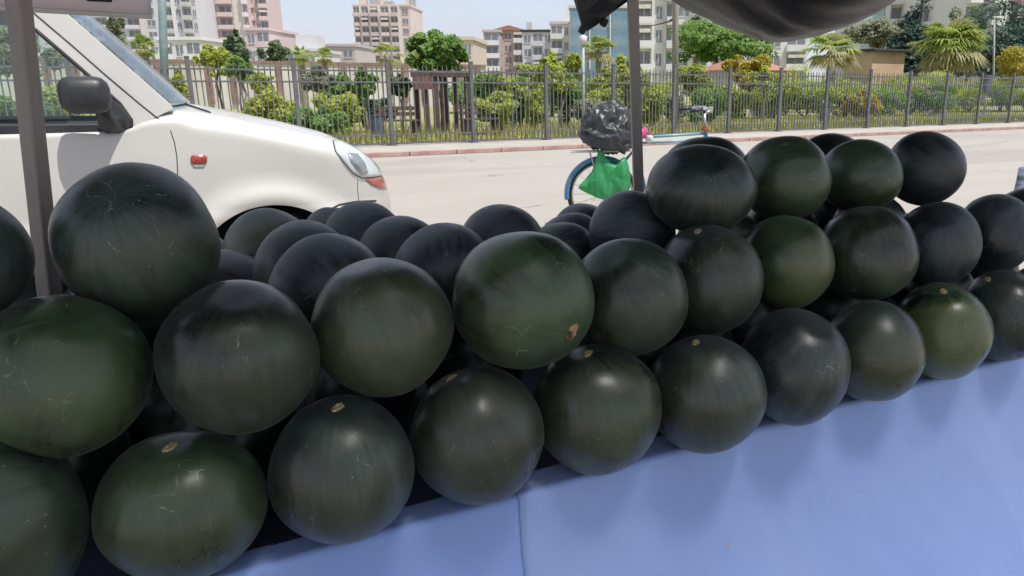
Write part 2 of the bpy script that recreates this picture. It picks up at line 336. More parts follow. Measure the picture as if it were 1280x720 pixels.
    lf = mth(t, 'MULTIPLY', mth(t, 'MULTIPLY', mth(t, 'MULTIPLY', line, lm), maprange(t, fine, 0.4, 0.6)), scr, True)
    v2 = N(t, 'ShaderNodeTexVoronoi'); v2.inputs['Scale'].default_value = 9.0; t.links.new(pos, v2.inputs['Vector'])
    speck = mth(t, 'MULTIPLY', maprange(t, v2.outputs['Distance'], 0.05, 0.10, 1.0, 0.0), maprange(t, tnoise(t, pos, 3.1, 2), 0.53, 0.62))
    marks = mth(t, 'MAXIMUM', lf, mth(t, 'MULTIPLY', speck, 0.7))
    base = mixc(t, mth(t, 'MULTIPLY', marks, 0.9), base, (0.42, 0.41, 0.33))
    t.links.new(base, p.inputs['Base Color'])
    rg = mth(t, 'ADD', mth(t, 'MULTIPLY', big, 0.22), mth(t, 'MULTIPLY', dfac, 0.30)); rg = mth(t, 'ADD', rg, 0.17)
    t.links.new(rg, p.inputs['Roughness']); p.inputs['Specular IOR Level'].default_value = 0.6
    p.inputs['Sheen Weight'].default_value = 0.07; p.inputs['Sheen Roughness'].default_value = 0.4
    b = N(t, 'ShaderNodeBump'); b.inputs['Strength'].default_value = 0.12; b.inputs['Distance'].default_value = 0.004
    t.links.new(mth(t, 'ADD', mth(t, 'MULTIPLY', streak, 0.7), mth(t, 'MULTIPLY', fine, 0.25)), b.inputs['Height']); t.links.new(b.outputs[0], p.inputs['Normal'])
    return mt
MT['melon'] = melonmat()

# ------------------------------------------------------------------ ground, road, pavement
def sheet(name, x0, x1, y0, y1, z, mat_):
    b = MB(); b.add([(x0, y0, z), (x1, y0, z), (x1, y1, z), (x0, y1, z)], [(0, 1, 2, 3)])
    return tag(b.build(name, mat_), kind='structure')
sheet('road', -1800, 1800, -1800, 1800, 0.0, MT['road'])
FY = 17.5                                     # fence line
b = MB(); b.box((20, 16.65, 0.03), (160, 2.5, 0.06)); tag(b.build('pavement', MT['pave']), kind='structure')
kerb = empty('kerb', (0, 15.3, 0)); tag(kerb, kind='structure')
b = MB(); b.box((0, 0, 0.045), (0.985, 0.17, 0.09), bev=0.012); ks = b.build('kerb_stone', MT['kerb'], kerb)
ks.location = (-4, 0, 0)
for i in range(1, 60):
    k = ks.copy(); col.objects.link(k); k.location = (-4 + i, 0, 0)
b = MB(); nx, ny = 60, 30
V = []; Fs = []
for j in range(ny + 1):
    for i in range(nx + 1):
        x = -60 + 240 * i / nx; y = 17.9 + 130 * (j / ny) ** 1.6
        V.append((x, y, 0.075 + 0.06 * noise.noise(Vector((x * 0.2, y * 0.2, 0))) * min(1, (y - 17.9))))
for j in range(ny):
    for i in range(nx): Fs.append((j * (nx + 1) + i, j * (nx + 1) + i + 1, (j + 1) * (nx + 1) + i + 1, (j + 1) * (nx + 1) + i))
b.add(V, Fs); tag(b.build('park_ground', MT['grassground'], smooth=True), kind='structure')

# ------------------------------------------------------------------ fence
fence = empty('park_fence', (0, FY, 0.06)); tag(fence, 'grey metal picket fence with flat posts along the park', 'fence')
b = MB(); b.box((0, 0, 0.93), (0.085, 0.085, 1.86), bev=0.006); b.box((0, 0, 1.87), (0.10, 0.10, 0.02)); b.box((0, 0, 0.01), (0.2, 0.2, 0.02))
po = b.build('post', MT['fence'], fence)
pxs = [-5.05, -3.08, -1.13] + [0.84 + 1.975 * i for i in range(17)]
for i, x in enumerate(pxs):
    q = po if i == 0 else po.copy()
    if i: col.objects.link(q)
    q.location = (x, 0, 0)
b = MB(); b.box((0, 0, 0), (1.88, 0.035, 0.035)); rl = b.build('rail', MT['fence'], fence); first = True
for i in range(len(pxs) - 1):
    for z in (1.64, 1.40, 0.24, 0.05):
        q = rl if first else rl.copy()
        if not first: col.objects.link(q)
        first = False; q.location = ((pxs[i] + pxs[i + 1]) / 2, 0, z)
b = MB(); b.box((0, 0, 0.88), (0.023, 0.018, 1.66)); b.add([(-0.01, -0.01, 1.71), (0.01, -0.01, 1.71), (0.01, 0.01, 1.71), (-0.01, 0.01, 1.71), (0, 0, 1.80)], [(0, 1, 4), (1, 2, 4), (2, 3, 4), (3, 0, 4)])
pk = b.build('picket', MT['fence'], fence); npk = 0
for i in range(1, len(pxs) - 1):
    for k in range(1, 17):
        if npk >= 296: break
        q = pk if npk == 0 else pk.copy()
        if npk: col.objects.link(q)
        npk += 1; q.location = (pxs[i] + (pxs[i + 1] - pxs[i]) * k / 17.0, 0.028, 0); q.rotation_euler = (rnd.gauss(0, 0.004), rnd.gauss(0, 0.006), 0)

# ------------------------------------------------------------------ table, cloths
TZ = 0.51
def edgeY(x): return 1.266 - 0.022 * x
table = empty('stall_table', (1.1, 1.9, 0)); tag(table, 'low wooden stall table hidden under the blue cloths', 'table')
b = MB(); b.box((0, 0, 0), (4.3, 0.205, 0.03)); pl = b.build('plank', MT['wood'], table)
for i in range(6):
    q = pl if i == 0 else pl.copy()
    if i: col.objects.link(q)
    q.location = (0, -0.48 + 0.215 * i, TZ - 0.022)
b = MB(); b.box((0, 0, 0.236), (0.06, 0.06, 0.472)); lg = b.build('leg', MT['wood'], table); k = 0
for x in (-2.0, -0.7, 0.7, 2.0):
    for y in (-0.42, 0.5):
        q = lg if k == 0 else lg.copy()
        if k: col.objects.link(q)
        k += 1; q.location = (x, y, 0)
def flare(x): return 0.10 + 0.24 * min(1, max(0, (x - 0.2) / 1.4))
def cloth(name, x0, x1, lift, mat_, seed, label):
    nx = int((x1 - x0) / 0.022); prof = []
    yb = 1.33
    for i in range(10): prof.append(('t', i / 10.0))
    for i in range(7): prof.append(('c', i / 6.0))
    for i in range(1, 41): prof.append(('d', i / 40.0))
    V = []; Fs = []; n_ = len(prof); rr = 0.014
    for ix in range(nx + 1):
        x = x0 + (x1 - x0) * ix / nx; ye = edgeY(x) + 0.005 * noise.noise(Vector((x * 3.1, seed, 0))) - lift
        for typ, s_ in prof:
            if typ == 't': y = yb + (ye + rr - yb) * s_; z = TZ - 0.003 + lift + 0.002 * noise.noise(Vector((x * 9, y * 9, seed)))
            elif typ == 'c':
                a = s_ * math.pi / 2; y = ye + rr - rr * math.sin(a); z = TZ - 0.003 + lift - rr + rr * math.cos(a)
            else:
                z = (TZ - rr) * (1 - s_) + 0.006; fall = s_
                wv = 0.016 * noise.noise(Vector((x * 4.5 + seed, z * 0.9, 1.7))) + 0.006 * noise.noise(Vector((x * 13 + z * 6, z * 3, seed)))
                wv += 0.0065 * (1 - abs(noise.noise(Vector((x * 5 + z * 2.2, z * 4 - x, seed + 4)))) * 2) ** 5 + 0.003 * noise.noise(Vector((x * 30, z * 22, seed)))
                y = ye - fall ** 2.0 * flare(x) + wv * min(1, s_ * 4) - 0.001
            V.append((x, y, z))
    for ix in range(nx):
        for j in range(n_ - 1): Fs.append((ix * n_ + j, (ix + 1) * n_ + j, (ix + 1) * n_ + j + 1, ix * n_ + j + 1))
    b = MB(); b.add(V, Fs); o = b.build(name, mat_, smooth=True)
    sm = o.modifiers.new('thickness', 'SOLIDIFY'); sm.thickness = 0.0012; sm.offset = 1
    return tag(o, label, 'tablecloth')
cloth('tablecloth', -1.05, 0.575, 0.0, MT['cloth_a'], 3.3, 'deeper blue cloth under the end of the pile beside the grey canopy panel')
cloth('tablecloth', 0.548, 3.25, 0.0032, MT['cloth_b'], 3.3, 'paler blue cloth overlapping the deeper blue one, hanging smooth')

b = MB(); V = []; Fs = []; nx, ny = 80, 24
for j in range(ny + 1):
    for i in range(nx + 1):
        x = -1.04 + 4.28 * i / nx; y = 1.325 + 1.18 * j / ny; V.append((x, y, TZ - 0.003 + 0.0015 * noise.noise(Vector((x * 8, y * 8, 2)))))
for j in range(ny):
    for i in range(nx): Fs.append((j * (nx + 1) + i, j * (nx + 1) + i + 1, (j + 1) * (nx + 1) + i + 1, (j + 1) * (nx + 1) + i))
b.add(V, Fs); tag(b.build('shade_sheet', surf('navy_shade', (0.012, 0.018, 0.045), (0.022, 0.03, 0.065), 5, 0.7, bump=0.3), smooth=True), 'dark navy sheet standing in for the deep shade on the table top under the melons', 'sheet')  # deep shade between the melons, put in as a near-black colour
# ------------------------------------------------------------------ watermelons
# key: x, y, w, h in pixels, ray distance, rind_green, ground_spot, dust, scuffs, stem (u,v) or None, pale side (u,v) or None, label
MEL = {
 'B0': (0, 656, 232, 196, 1.50, .55, .25, .22, 1.0, None, (.2, .7), 'grey-green watermelon with branching pale scratches below the broad green one'),
 'B1': (229, 630, 222, 188, 1.481, 0.80, .55, .16, .6, (-.27, -.78), (.1, .75), 'bottom-row watermelon with tan oval stem scar and green flank'),
 'B2': (429, 586, 182, 190, 1.462, .12, .50, .20, .7, (-.14, -.83), (.25, .8), 'near-black purplish bottom-row watermelon with pale tan stem scar on its crown'),
 'B3': (597, 543, 168, 176, 1.523, .12, .55, .18, .5, (-.42, -.84), (.4, .75), 'black bottom-row watermelon in front of the cloth overlap, olive underside'),
 'B4': (747, 510, 164, 156, 1.617, .35, .65, .15, .5, (-.16, -.86), (.3, .8), 'bottom-row watermelon with a small ringed stem scar, below the one with brown cork'),
 'B5': (882, 491, 152, 152, 1.721, .10, .55, .22, .5, (-.16, -.88), (.3, .85), 'dull black bottom-row watermelon with yellowish stem scar and dusty underside'),
 'B6': (992, 458, 140, 146, 1.893, .05, .25, .26, 1.3, None, (.5, .7), 'black bottom-row watermelon with crossing pale scratches'),
 'B7': (1091, 439, 130, 128, 2.086, .25, 1.00, .22, .6, None, (.3, .65), 'bottom-row watermelon with green blotch low on its face beside the all-green one'),
 'B8': (1177, 414, 128, 120, 2.321, 2.40, 1.60, .08, .3, (.05, -.86), (.15, .85), 'bright green bottom-row watermelon with yellow underside'),
 'B9': (1254, 395, 118, 114, 2.550, .10, .3, .28, .8, (-.3, -.84), (.4, .7), 'dusty black bottom-row watermelon next to the bright green one, at the far end'),
 'S0': (78, 469, 240, 204, 1.456, 1.15, .6, .14, .5, None, (.1, .75), 'broad green watermelon with darker crown leaning at the left canopy pole'),
 'S1': (300, 447, 204, 192, 1.407, .25, .55, .24, .6, None, (.3, .55), 'grey-brown watermelon with dusty streaks between the broad green one and an olive one'),
 'S2': (478, 408, 178, 175, 1.452, .18, 1.00, .20, .4, None, (.15, .3), 'smooth black watermelon with large olive patch on its face, second layer'),
 'S3': (655, 375, 178, 175, 1.519, 1.20, .45, .18, .8, None, (-.1, .6), 'green watermelon with orange-brown corky scar on its end'),
 'S4': (786, 371, 146, 148, 1.663, .3, .5, .20, .7, None, (.3, .6), 'dark watermelon just behind the corky-scarred one, dusty flank'),
 'S5': (886, 350, 136, 138, 1.829, .15, .5, .22, .9, (-.2, -.9), (.5, .5), 'brownish black watermelon with a white speck and faint stem scar, under the top tier'),
 'S6': (981, 328, 124, 116, 2.016, 1.00, 1.70, .14, .7, None, (.75, .5), 'dark watermelon with yellow-green patch on its lower flank, second layer'),
 'S7': (1083, 317, 130, 120, 2.222, 0.60, .45, .24, 1.2, None, (.3, .3), 'olive grey watermelon with pale scuffs across its face, second layer'),
 'S8': (1171, 305, 112, 106, 2.464, .05, .3, .26, .4, None, (.8, .5), 'smooth slate-black watermelon above the bright green one'),
 'S9': (1243, 292, 104, 100, 2.705, .05, .2, .28, .9, None, None, 'dull black watermelon at the far end of the second layer'),
 'T0': (174, 304, 208, 198, 1.519, .35, .6, .20, .9, None, (.15, .75), 'large slate watermelon with white specks beside the left canopy pole'),
 'Tm': (-58, 322, 212, 170, 1.53, .3, .4, .24, .6, None, None, 'dark watermelon on the far side of the left canopy pole'),
 'T1': (876, 237, 140, 114, 1.927, .15, .35, .22, .4, None, (.1, .8), 'broad squat watermelon beginning the top tier near the centre pole'),
 'T2': (981, 223, 116, 108, 2.175, 0.80, .6, .14, .6, None, (.4, .7), 'top-tier watermelon with green lower side and curved pale scratch'),
 'T3': (1075, 220, 106, 92, 2.422, 0.80, .35, .22, .5, None, (.8, .4), 'dull green top-tier watermelon between two blacker ones'),
 'T4': (1156, 211, 103, 94, 2.703, .03, .1, .24, .4, None, None, 'smooth blue-black watermelon ending the top tier'),
 'U1': (882, 218, 113, 96, 2.305, .3, .2, .18, .3, None, None, 'watermelon showing only its crown behind the broad squat one'),
 'U2': (1037, 210, 98, 87, 2.659, .05, .2, .2, .3, None, None, 'watermelon showing only its crown behind the top tier'),
 'M1': (337, 317, 114, 113, 2.20, .05, 1.50, .30, .5, None, (-.75, -.1), 'slate watermelon with tan dusty patch on its side, in front of the van wheel arch'),
 'M2': (382, 341, 131, 131, 1.891, .03, .2, .34, .6, None, None, 'slate watermelon between the tan-patched one and a bigger dusty one'),
 'M3': (413, 369, 153, 153, 1.668, .05, .2, .34, .7, None, None, 'big dusty slate watermelon right behind the olive-patched one'),
 'M4': (285, 380, 136, 137, 2.026, .03, .2, .34, .5, None, None, 'dusty slate watermelon tucked behind the large white-specked one'),
 'M5': (455, 305, 107, 107, 2.274, .03, .2, .34, .4, None, None, 'slate watermelon below the van headlight in the back row'),
 'M6': (502, 325, 113, 111, 2.066, .05, .2, .32, .5, None, None, 'slate watermelon with a notch of dust on its crown, middle of the flat pile'),
 'M7': (558, 346, 133, 133, 1.795, .05, .25, .28, 1.0, None, None, 'slate watermelon with thin pale line, between the olive-patched and corky-scarred ones'),
 'M8': (627, 310, 111, 111, 1.971, .03, .2, .26, .3, None, None, 'blue-black watermelon standing out against the bare road, back of the pile'),
 'M9': (703, 326, 100, 98, 2.106, .05, .2, .24, .3, None, None, 'black watermelon rising behind the corky-scarred one'),
 'M10': (715, 312, 92, 92, 2.354, .05, .2, .24, .3, None, None, 'black watermelon second in the short line leading to the bicycle wheel'),
 'M11': (729, 298, 87, 87, 2.573, .05, .2, .24, .3, None, None, 'black watermelon right below the bicycle wheel'),
 'M12': (790, 294, 109, 111, 2.009, .05, .2, .24, .3, None, None, 'dark watermelon at the foot of the centre canopy pole'),
 'M13': (786, 328, 102, 102, 2.220, .1, .2, .22, .3, None, None, 'dark green-black watermelon low between the centre pole and the top tier'),
 'M14': (420, 301, 87, 87, 2.480, .03, .5, .34, .3, None, (-.6, 0), 'small slate watermelon under the van bumper corner'),
 'M15': (250, 335, 93, 94, 2.309, .03, .2, .30, .3, None, None, 'slate watermelon whose edge peeps out behind the large white-specked one'),
}
GRP = 'watermelons piled on the blue stall table'
def melon_shape(d, ax, rw, rd, rh, seed):
    # d: unit world direction; ellipsoid with axes along camera-right (rw), forward (rd), up (rh)
    rx = Vector((math.cos(head), -math.sin(head), 0)); fy = Vector((math.sin(head), math.cos(head), 0))
    a, c, e = d.dot(rx) / rw, d.dot(fy) / rd, d.z / rh
    r_ = 1.0 / math.sqrt(a * a + c * c + e * e)
    r_ *= 1 + 0.042 * noise.noise(d * 1.2 + Vector((seed, 0, 0))) + 0.004 * noise.noise(d * 4 + Vector((0, seed, 0)))
    q = abs(d.dot(ax)); r_ *= 1 - 0.08 * max(0, (q - 0.93) / 0.07) ** 1.5 * 0.6    # shallow dimple at the ends
    return r_
def make_melon(key, c, rw, rd, rh, green, spot, dust, scuff, stem_dir, spot_dir, label, seed, visible_stem, cork=None):
    ax = stem_dir.normalized(); zz = -spot_dir
    zz = (zz - ax * zz.dot(ax))
    if zz.length < 0.1: zz = ax.orthogonal()
    zz.normalize(); yy = zz.cross(ax)
    Rm = Matrix((ax, yy, zz)).transposed()
    nu, nv = (56, 36) if visible_stem is not None else (28, 18)
    V = []; Fs = []
    def loc(d): return Rm.transposed() @ (d * melon_shape(d, ax, rw, rd, rh, seed))
    V.append(loc(ax))
    for j in range(1, nv):
        th = math.pi * j / nv
        for i in range(nu):
            ph = 2 * math.pi * i / nu
            V.append(loc(Rm @ Vector((math.cos(th), math.sin(th) * math.cos(ph), math.sin(th) * math.sin(ph)))))
    V.append(loc(-ax))
    for i in range(nu):
        i2 = (i + 1) % nu; Fs.append((0, 1 + i, 1 + i2))
        for j in range(nv - 2): Fs.append((1 + j * nu + i, 1 + (j + 1) * nu + i, 1 + (j + 1) * nu + i2, 1 + j * nu + i2))
        Fs.append((1 + (nv - 2) * nu + i, len(V) - 1, 1 + (nv - 2) * nu + i2))
    b = MB(); b.add(V, Fs); o = b.build('watermelon', MT['melon'], smooth=True)
    o.matrix_world = Matrix.Translation(c) @ Rm.to_4x4()
    o['rind_green'] = float(green); o['ground_spot'] = float(spot); o['rind_dust_sky'] = float(dust); o['scuffs'] = float(scuff)
    tag(o, label, 'watermelon', GRP)
    def patch(name, dirw, size, asp, mat_, bumpy, rimmed):
        t1 = dirw.orthogonal().normalized(); t2 = dirw.cross(t1); V = []; Fs = []; n_ = 18; rings = 5
        def pt(a, s_):
            k = size * s_ * (1 + bumpy * noise.noise(Vector((math.cos(a) * 1.7 + seed, math.sin(a) * 1.7, seed * 3))))
            d = (dirw + t1 * math.cos(a) * k + t2 * math.sin(a) * k * asp).normalized()
            h = 0.0012 * (1 - s_ ** 4) - 0.0016 * max(0, s_ - 0.9) * 10 + (0.0018 * math.exp(-((s_ - 0.62) / 0.16) ** 2) if rimmed else 0.0007 * noise.noise(d * 60))
            return Rm.transposed() @ (d * (melon_shape(d, ax, rw, rd, rh, seed) + h))
        V.append(pt(0, 0))
        for k in range(1, rings + 1):
            for i in range(n_): V.append(pt(2 * math.pi * i / n_, k / rings))
        for i in range(n_):
            i2 = (i + 1) % n_; Fs.append((0, 1 + i, 1 + i2))
            for k in range(rings - 1): Fs.append((1 + k * n_ + i, 1 + (k + 1) * n_ + i, 1 + (k + 1) * n_ + i2, 1 + k * n_ + i2))
        b2 = MB(); b2.add(V, Fs); b2.build(name, mat_, o, smooth=True)
    if visible_stem: patch('stem_scar', ax, 0.14, 0.6, MT['scar'], 0.25, True)
    if cork is not None:
        patch('corky_scar', cork.normalized(), 0.155, 0.72, MT['cork'], 0.55, False)
    return o
placed = []
def disc_dir(c, u, v):                        # (u right, v down) on the visible disc -> outward direction
    tocam = (CP - c).normalized(); rx = (rgt - tocam * rgt.dot(tocam)).normalized(); uy = tocam.cross(rx)
    k = math.sqrt(max(0.0, 1 - u * u - v * v)); return (rx * u - uy * v + tocam * k).normalized()
for key, (x, y, w_, h_, t_, green, spot, dust, scuff, stem, pale, label) in MEL.items():
    if key[0] == 'M' or key in ('T0', 'T4', 'S8', 'S9', 'Tm'): dust *= 3.2 if key[0] == 'M' else 2.6  # extra bluish dust here paints sky light onto the rear and upper melons
    c = at_t(x, y, t_)
    dx, dy = x - PX, y - PY; rr = math.hypot(dx, dy); ca = 1 / math.sqrt(1 + (rr / F) ** 2); cx_, sy_ = dx / rr, dy / rr
    ex = F * math.sqrt((cx_ / ca ** 2) ** 2 + (sy_ / ca) ** 2); ey = F * math.sqrt((sy_ / ca ** 2) ** 2 + (cx_ / ca) ** 2)
    rw = w_ / 2 / ex * t_; rh = h_ / 2 / ey * t_; rd = (rw + rh) / 2
    if key[0] == 'B': rh = max(0.1, c.z - TZ)      # resting on the cloth
    seed = (sum(map(ord, key)) * 7.31) % 97
    sd = disc_dir(c, *stem) if stem else Vector((rnd.uniform(-1, 1), rnd.uniform(-1, 1), rnd.uniform(-0.5, 0.3)))
    pd = disc_dir(c, *pale) if pale else Vector((rnd.uniform(-.5, .5), rnd.uniform(-.5, .5), -1)).normalized()
    if not stem:
        if key == 'S3': sd = disc_dir(c, .66, .47)
        else:
            sd = pd.cross(Vector((rnd.uniform(-1, 1), rnd.uniform(-1, 1), rnd.uniform(-.3, 1)))).normalized()
            if sd.dot(CP - c) > 0: sd = -sd
    make_melon(key, c, rw, rd, rh, green, spot, dust, scuff, sd, pd, label, seed, bool(stem), disc_dir(c, .66, .47) if key == 'S3' else None)
    placed.append((c, (rw + rh + rd) / 3))
# buried fruit that carries the upper layers
def fill(z, x0, x1, y0, y1, tries):
    for _ in range(tries):
        r_ = rnd.uniform(0.118, 0.132); c = Vector((rnd.uniform(x0, x1), rnd.uniform(y0, y1), z if z > 0.8 else TZ + r_))
        if all((c - q).length > r_ + s_ - 0.006 for q, s_ in placed):
            d = Vector((rnd.gauss(0, 1), rnd.gauss(0, 1), rnd.gauss(0, .5))).normalized()
            make_melon('F', c, r_, r_, r_ if z > 0.8 else r_, .2, .4, .2, .5, d, Vector((0, 0, -1)), 'watermelon buried under the upper layers of the pile', rnd.uniform(0, 90), None)
            placed.append((c, r_))
fill(0.64, -0.35, 2.85, 1.22, 2.35, 7000)
fill(0.865, 1.30, 2.15, 1.62, 1.9, 1500)
for gx, gy, gt in ((152, 405, 1.86), (60, 392, 1.95)):
    c = at_t(gx, gy, gt); make_melon('F', c, 0.12, 0.12, 0.12, .2, .3, .25, .4, Vector((1, .3, .1)), Vector((0, 0, -1)), 'watermelon buried under the upper layers of the pile', gx * 0.1, None); placed.append((c, 0.12))
fill(0.805, -0.40, 0.02, 1.62, 2.1, 500)
fill(0.865, 2.50, 2.75, 1.36, 1.5, 400)

# ------------------------------------------------------------------ canopy
canopy = empty('market_canopy', (1.1, 1.5, 0)); tag(canopy, 'dark sagging stall canopy on thin brown-grey poles with grey hanging panel', 'canopy')
def child(o): o.parent = canopy; o.matrix_parent_inverse = Matrix.Translation(-Vector(canopy.location)); return o
def pole(p0, p1, wd):
    b = MB(); d = (p1 - p0); L_ = d.length; q = d.to_track_quat('Z', 'Y').to_matrix()
    q = q @ Matrix.Rotation(R(20), 3, 'Z')
    b.box((p0 + p1) / 2, (wd, wd, L_), ax=q, bev=0.004)
    return child(b.build('pole', MT['pole']))
a0 = at_y(62, 365, 1.70); a1 = at_y(23, 0, 1.72)
dv = (a1 - a0) / (a1.z - a0.z); pole(a0 + dv * (TZ + 0.004 - a0.z), a0 + dv * (2.10 - a0.z), 0.030)
a0 = at_y(798, 235, 2.24); a1 = at_y(791, 0, 2.26)
dv = (a1 - a0) / (a1.z - a0.z); pole(a0 + dv * (TZ + 0.004 - a0.z), a0 + dv * (2.02 - a0.z), 0.036)
pole(Vector((-1.75, -1.5, 0)), Vector((-1.75, -1.5, 2.16)), 0.036); pole(Vector((4.0, -1.5, 0)), Vector((4.0, -1.5, 2.16)), 0.036)
pocket = at_y(990, 49, 2.45)
def roofz(x, y):
    z = 2.16 - 0.05 * max(y - 0.35, -0.2) + 0.02 * noise.noise(Vector((x * 1.3, y * 1.3, 4)))
    dx, dy = x - pocket.x, y - pocket.y
    g = math.exp(-(dx * dx / (2 * 0.54 ** 2) + dy * dy / (2 * 0.55 ** 2)))
    base = 2.16 - 0.05 * (pocket.y - 0.35)
    z -= (base - pocket.z) * g
    z += 0.02 * g * noise.noise(Vector((x * 3 + y * 5, y * 7 - x * 2, 1))) + 0.010 * g * (1 - abs(noise.noise(Vector((x * 4 + y * 3, y * 9, 5)))) * 2) ** 3
    return z
b = MB(); nx, ny = 110, 60; V = []; Fs = []
for j in range(ny + 1):
    for i in range(nx + 1):
        x = -1.85 + 6.0 * i / nx; k_ = min(1, max(0, (x - 0.75) / 0.9)); yb_ = 2.0 + 1.1 * k_ * k_ * (3 - 2 * k_); y = 0.74 + (yb_ - 0.74) * j / ny; V.append((x, y, roofz(x, y)))
for j in range(ny):
    for i in range(nx): Fs.append((j * (nx + 1) + i, j * (nx + 1) + i + 1, (j + 1) * (nx + 1) + i + 1, (j + 1) * (nx + 1) + i))
b.add(V, Fs); ro = b.build('roof_tarp', MT['tarp'], smooth=True); child(ro)
sm = ro.modifiers.new('thickness', 'SOLIDIFY'); sm.thickness = 0.002; sm.offset = 1
b = MB(); nx, ny = 90, 40; V = []; Fs = []
for j in range(ny + 1):
    for i in range(nx + 1):
        x = -1.85 + 6.0 * i / nx; y = -1.6 + 2.39 * j / ny; V.append((x, y, roofz(x, y) - 0.006))
for j in range(ny):
    for i in range(nx): Fs.append((j * (nx + 1) + i, j * (nx + 1) + i + 1, (j + 1) * (nx + 1) + i + 1, (j + 1) * (nx + 1) + i))
b.add(V, Fs); 
def shadenet():
    mt = surf('shade_net', (0.42, 0.43, 0.45), (0.48, 0.49, 0.51), 3, 0.8, trans=0.55); t = mt.node_tree     # thin open weave: sun passes in a wide lobe set for the melon highlights
    o_ = t.nodes['Material Output']; src = o_.inputs[0].links[0].from_socket
    tr = N(t, 'ShaderNodeBsdfRefraction'); tr.inputs['IOR'].default_value = 1.25; tr.inputs['Roughness'].default_value = 0.62; ms = N(t, 'ShaderNodeMixShader'); ms.inputs[0].default_value = 0.42
    t.links.new(src, ms.inputs[1]); t.links.new(tr.outputs[0], ms.inputs[2]); t.links.new(ms.outputs[0], o_.inputs[0]); return mt
child(b.build('unseen_awning', shadenet(), smooth=True))  # unseen net; its reach and glow are shaped for the melon highlights and fill
# grey hanging panel with pale hem
pr = at_y(191, 23, 2.05); pl_ = at_y(-160, 3, 2.05); zt = 2.04
b = MB(); nx, nz = 50, 14; V = []; Fs = []
for j in range(nz + 1):
    for i in range(nx + 1):
        s_ = i / nx; zb = pl_.z + (pr.z - pl_.z) * s_; x = pl_.x + (pr.x - pl_.x) * s_; z = zb + (zt - zb) * j / nz
        V.append((x, 2.05 + 0.008 * noise.noise(Vector((x * 4, z * 2, 0))) * (1 - j / nz), z))
for j in range(nz):
    for i in range(nx): Fs.append((j * (nx + 1) + i, j * (nx + 1) + i + 1, (j + 1) * (nx + 1) + i + 1, (j + 1) * (nx + 1) + i))
b.add(V, Fs); vo_ = b.build('hanging_panel', MT['valance'], smooth=True); child(vo_); sm = vo_.modifiers.new('thickness', 'SOLIDIFY'); sm.thickness = 0.006
b = MB(); b.tube([(pl_.x, 2.045, pl_.z + 0.003), (pr.x, 2.045, pr.z + 0.003)], 0.0052, 8); child(b.build('hem', MT['hem']))
b = MB(); c_ = at_y(124, 0, 2.04); b.box(c_, (0.048, 0.010, 0.007), bev=0.003); child(b.build('slot', MT['seal']))
# torn dark flap by the centre pole, with two clips
def flatpoly(pts, Y, th, name, mat_, curve=0.0):
    b = MB(); n_ = len(pts); P3 = [at_y(x, y, Y) for x, y in pts]; cx = sum(p.x for p in P3) / n_
    P3 = [Vector((p.x, p.y + curve * (p.x - cx) + 0.01 * math.sin(p.z * 30), p.z)) for p in P3]
    b.add(P3 + [p + Vector((0, th, 0)) for p in P3], [tuple(range(n_))] + [tuple(range(2 * n_ - 1, n_ - 1, -1))] + [(i, i + n_, (i + 1) % n_ + n_, (i + 1) % n_) for i in range(n_)])
    return child(b.build(name, mat_))
flatpoly([(700, -45), (716, 0), (723, 20), (727, 32), (734, 39), (748, 31), (757, 25), (770, 14), (790, 0), (812, -45)], 2.34, 0.006, 'torn_flap', MT['tarp'], 0.2)
for x, y in ((728, 37), (755, 28)):
    p = at_y(x, y, 2.33); b = MB(); b.box(p, (0.022, 0.02, 0.028), bev=0.005, ax=Matrix.Rotation(0.5, 3, 'Y')); child(b.build('clip', MT['seal']))
flatpoly([(1190, -30), (1240, -5), (1292, 8), (1330, 10), (1330, -30)], 2.9, 0.006, 'side_flap', surf('red_brown_flap', (0.13, 0.06, 0.06), (0.3, 0.22, 0.2), 12, 0.7, stretch=(1, 1, 5)), 0.0)

# ------------------------------------------------------------------ van
VY, VC = 4.86, 5.69
van = empty('delivery_van', (-0.6, VC, 0)); tag(van, 'white compact van parked nose towards the bicycle, black door mirror', 'van')
def vchild(o, par=None):
    if par is None: o.parent = van; o.matrix_parent_inverse = Matrix.Translation(-Vector(van.location))
    else: o.parent = par; o.matrix_parent_inverse = (Matrix.Translation(-Vector(van.location))) if False else Matrix.Identity(4)
    return o
TOP = [(-2.62, 1.08), (-1.0, 1.085), (-0.16, 1.09), (-0.06, 1.115), (0.05, 1.165), (0.15, 1.192), (0.30, 1.17), (0.465, 1.135), (0.805, 1.05), (1.03, 0.985), (1.15, 0.925), (1.26, 0.835), (1.34, 0.74), (1.40, 0.63)]
def lerp(tab, x):
    if x <= tab[0][0]: return tab[0][1]
    for (a, p), (c, q) in zip(tab, tab[1:]):
        if x <= c: s_ = (x - a) / (c - a); return p + (q - p) * s_
    return tab[-1][1]
WF, WR = 0.57, -2.03
def arch(x):
    z = 0.22
    for wx in (WF, WR):
        u = (x - wx) / 0.42
        if abs(u) < 1: z = max(z, 0.27 + 0.365 * math.sqrt(1 - u * u))
    return z
def halfw(x, z):
    h = 0.83
    if x > 0.85: h *= max(0.02, 1 - ((x - 0.85) / 0.60) ** 2.8) ** (1 / 2.3)
    if x < -2.4: h -= 0.15 * ((-2.4 - x) / 0.22) ** 2
    h -= 0.035 * ((z - 0.72) / 0.5) ** 2
    for wx in (WF, WR):
        e = math.hypot((x - wx) / 0.42, (z - 0.27) / 0.365)
        if e < 1.75: h += 0.042 * math.exp(-((e - 1.10) / 0.22) ** 2)
    if 0.62 > z: h += 0.012 * min(1, (0.62 - z) / 0.05)
    return h
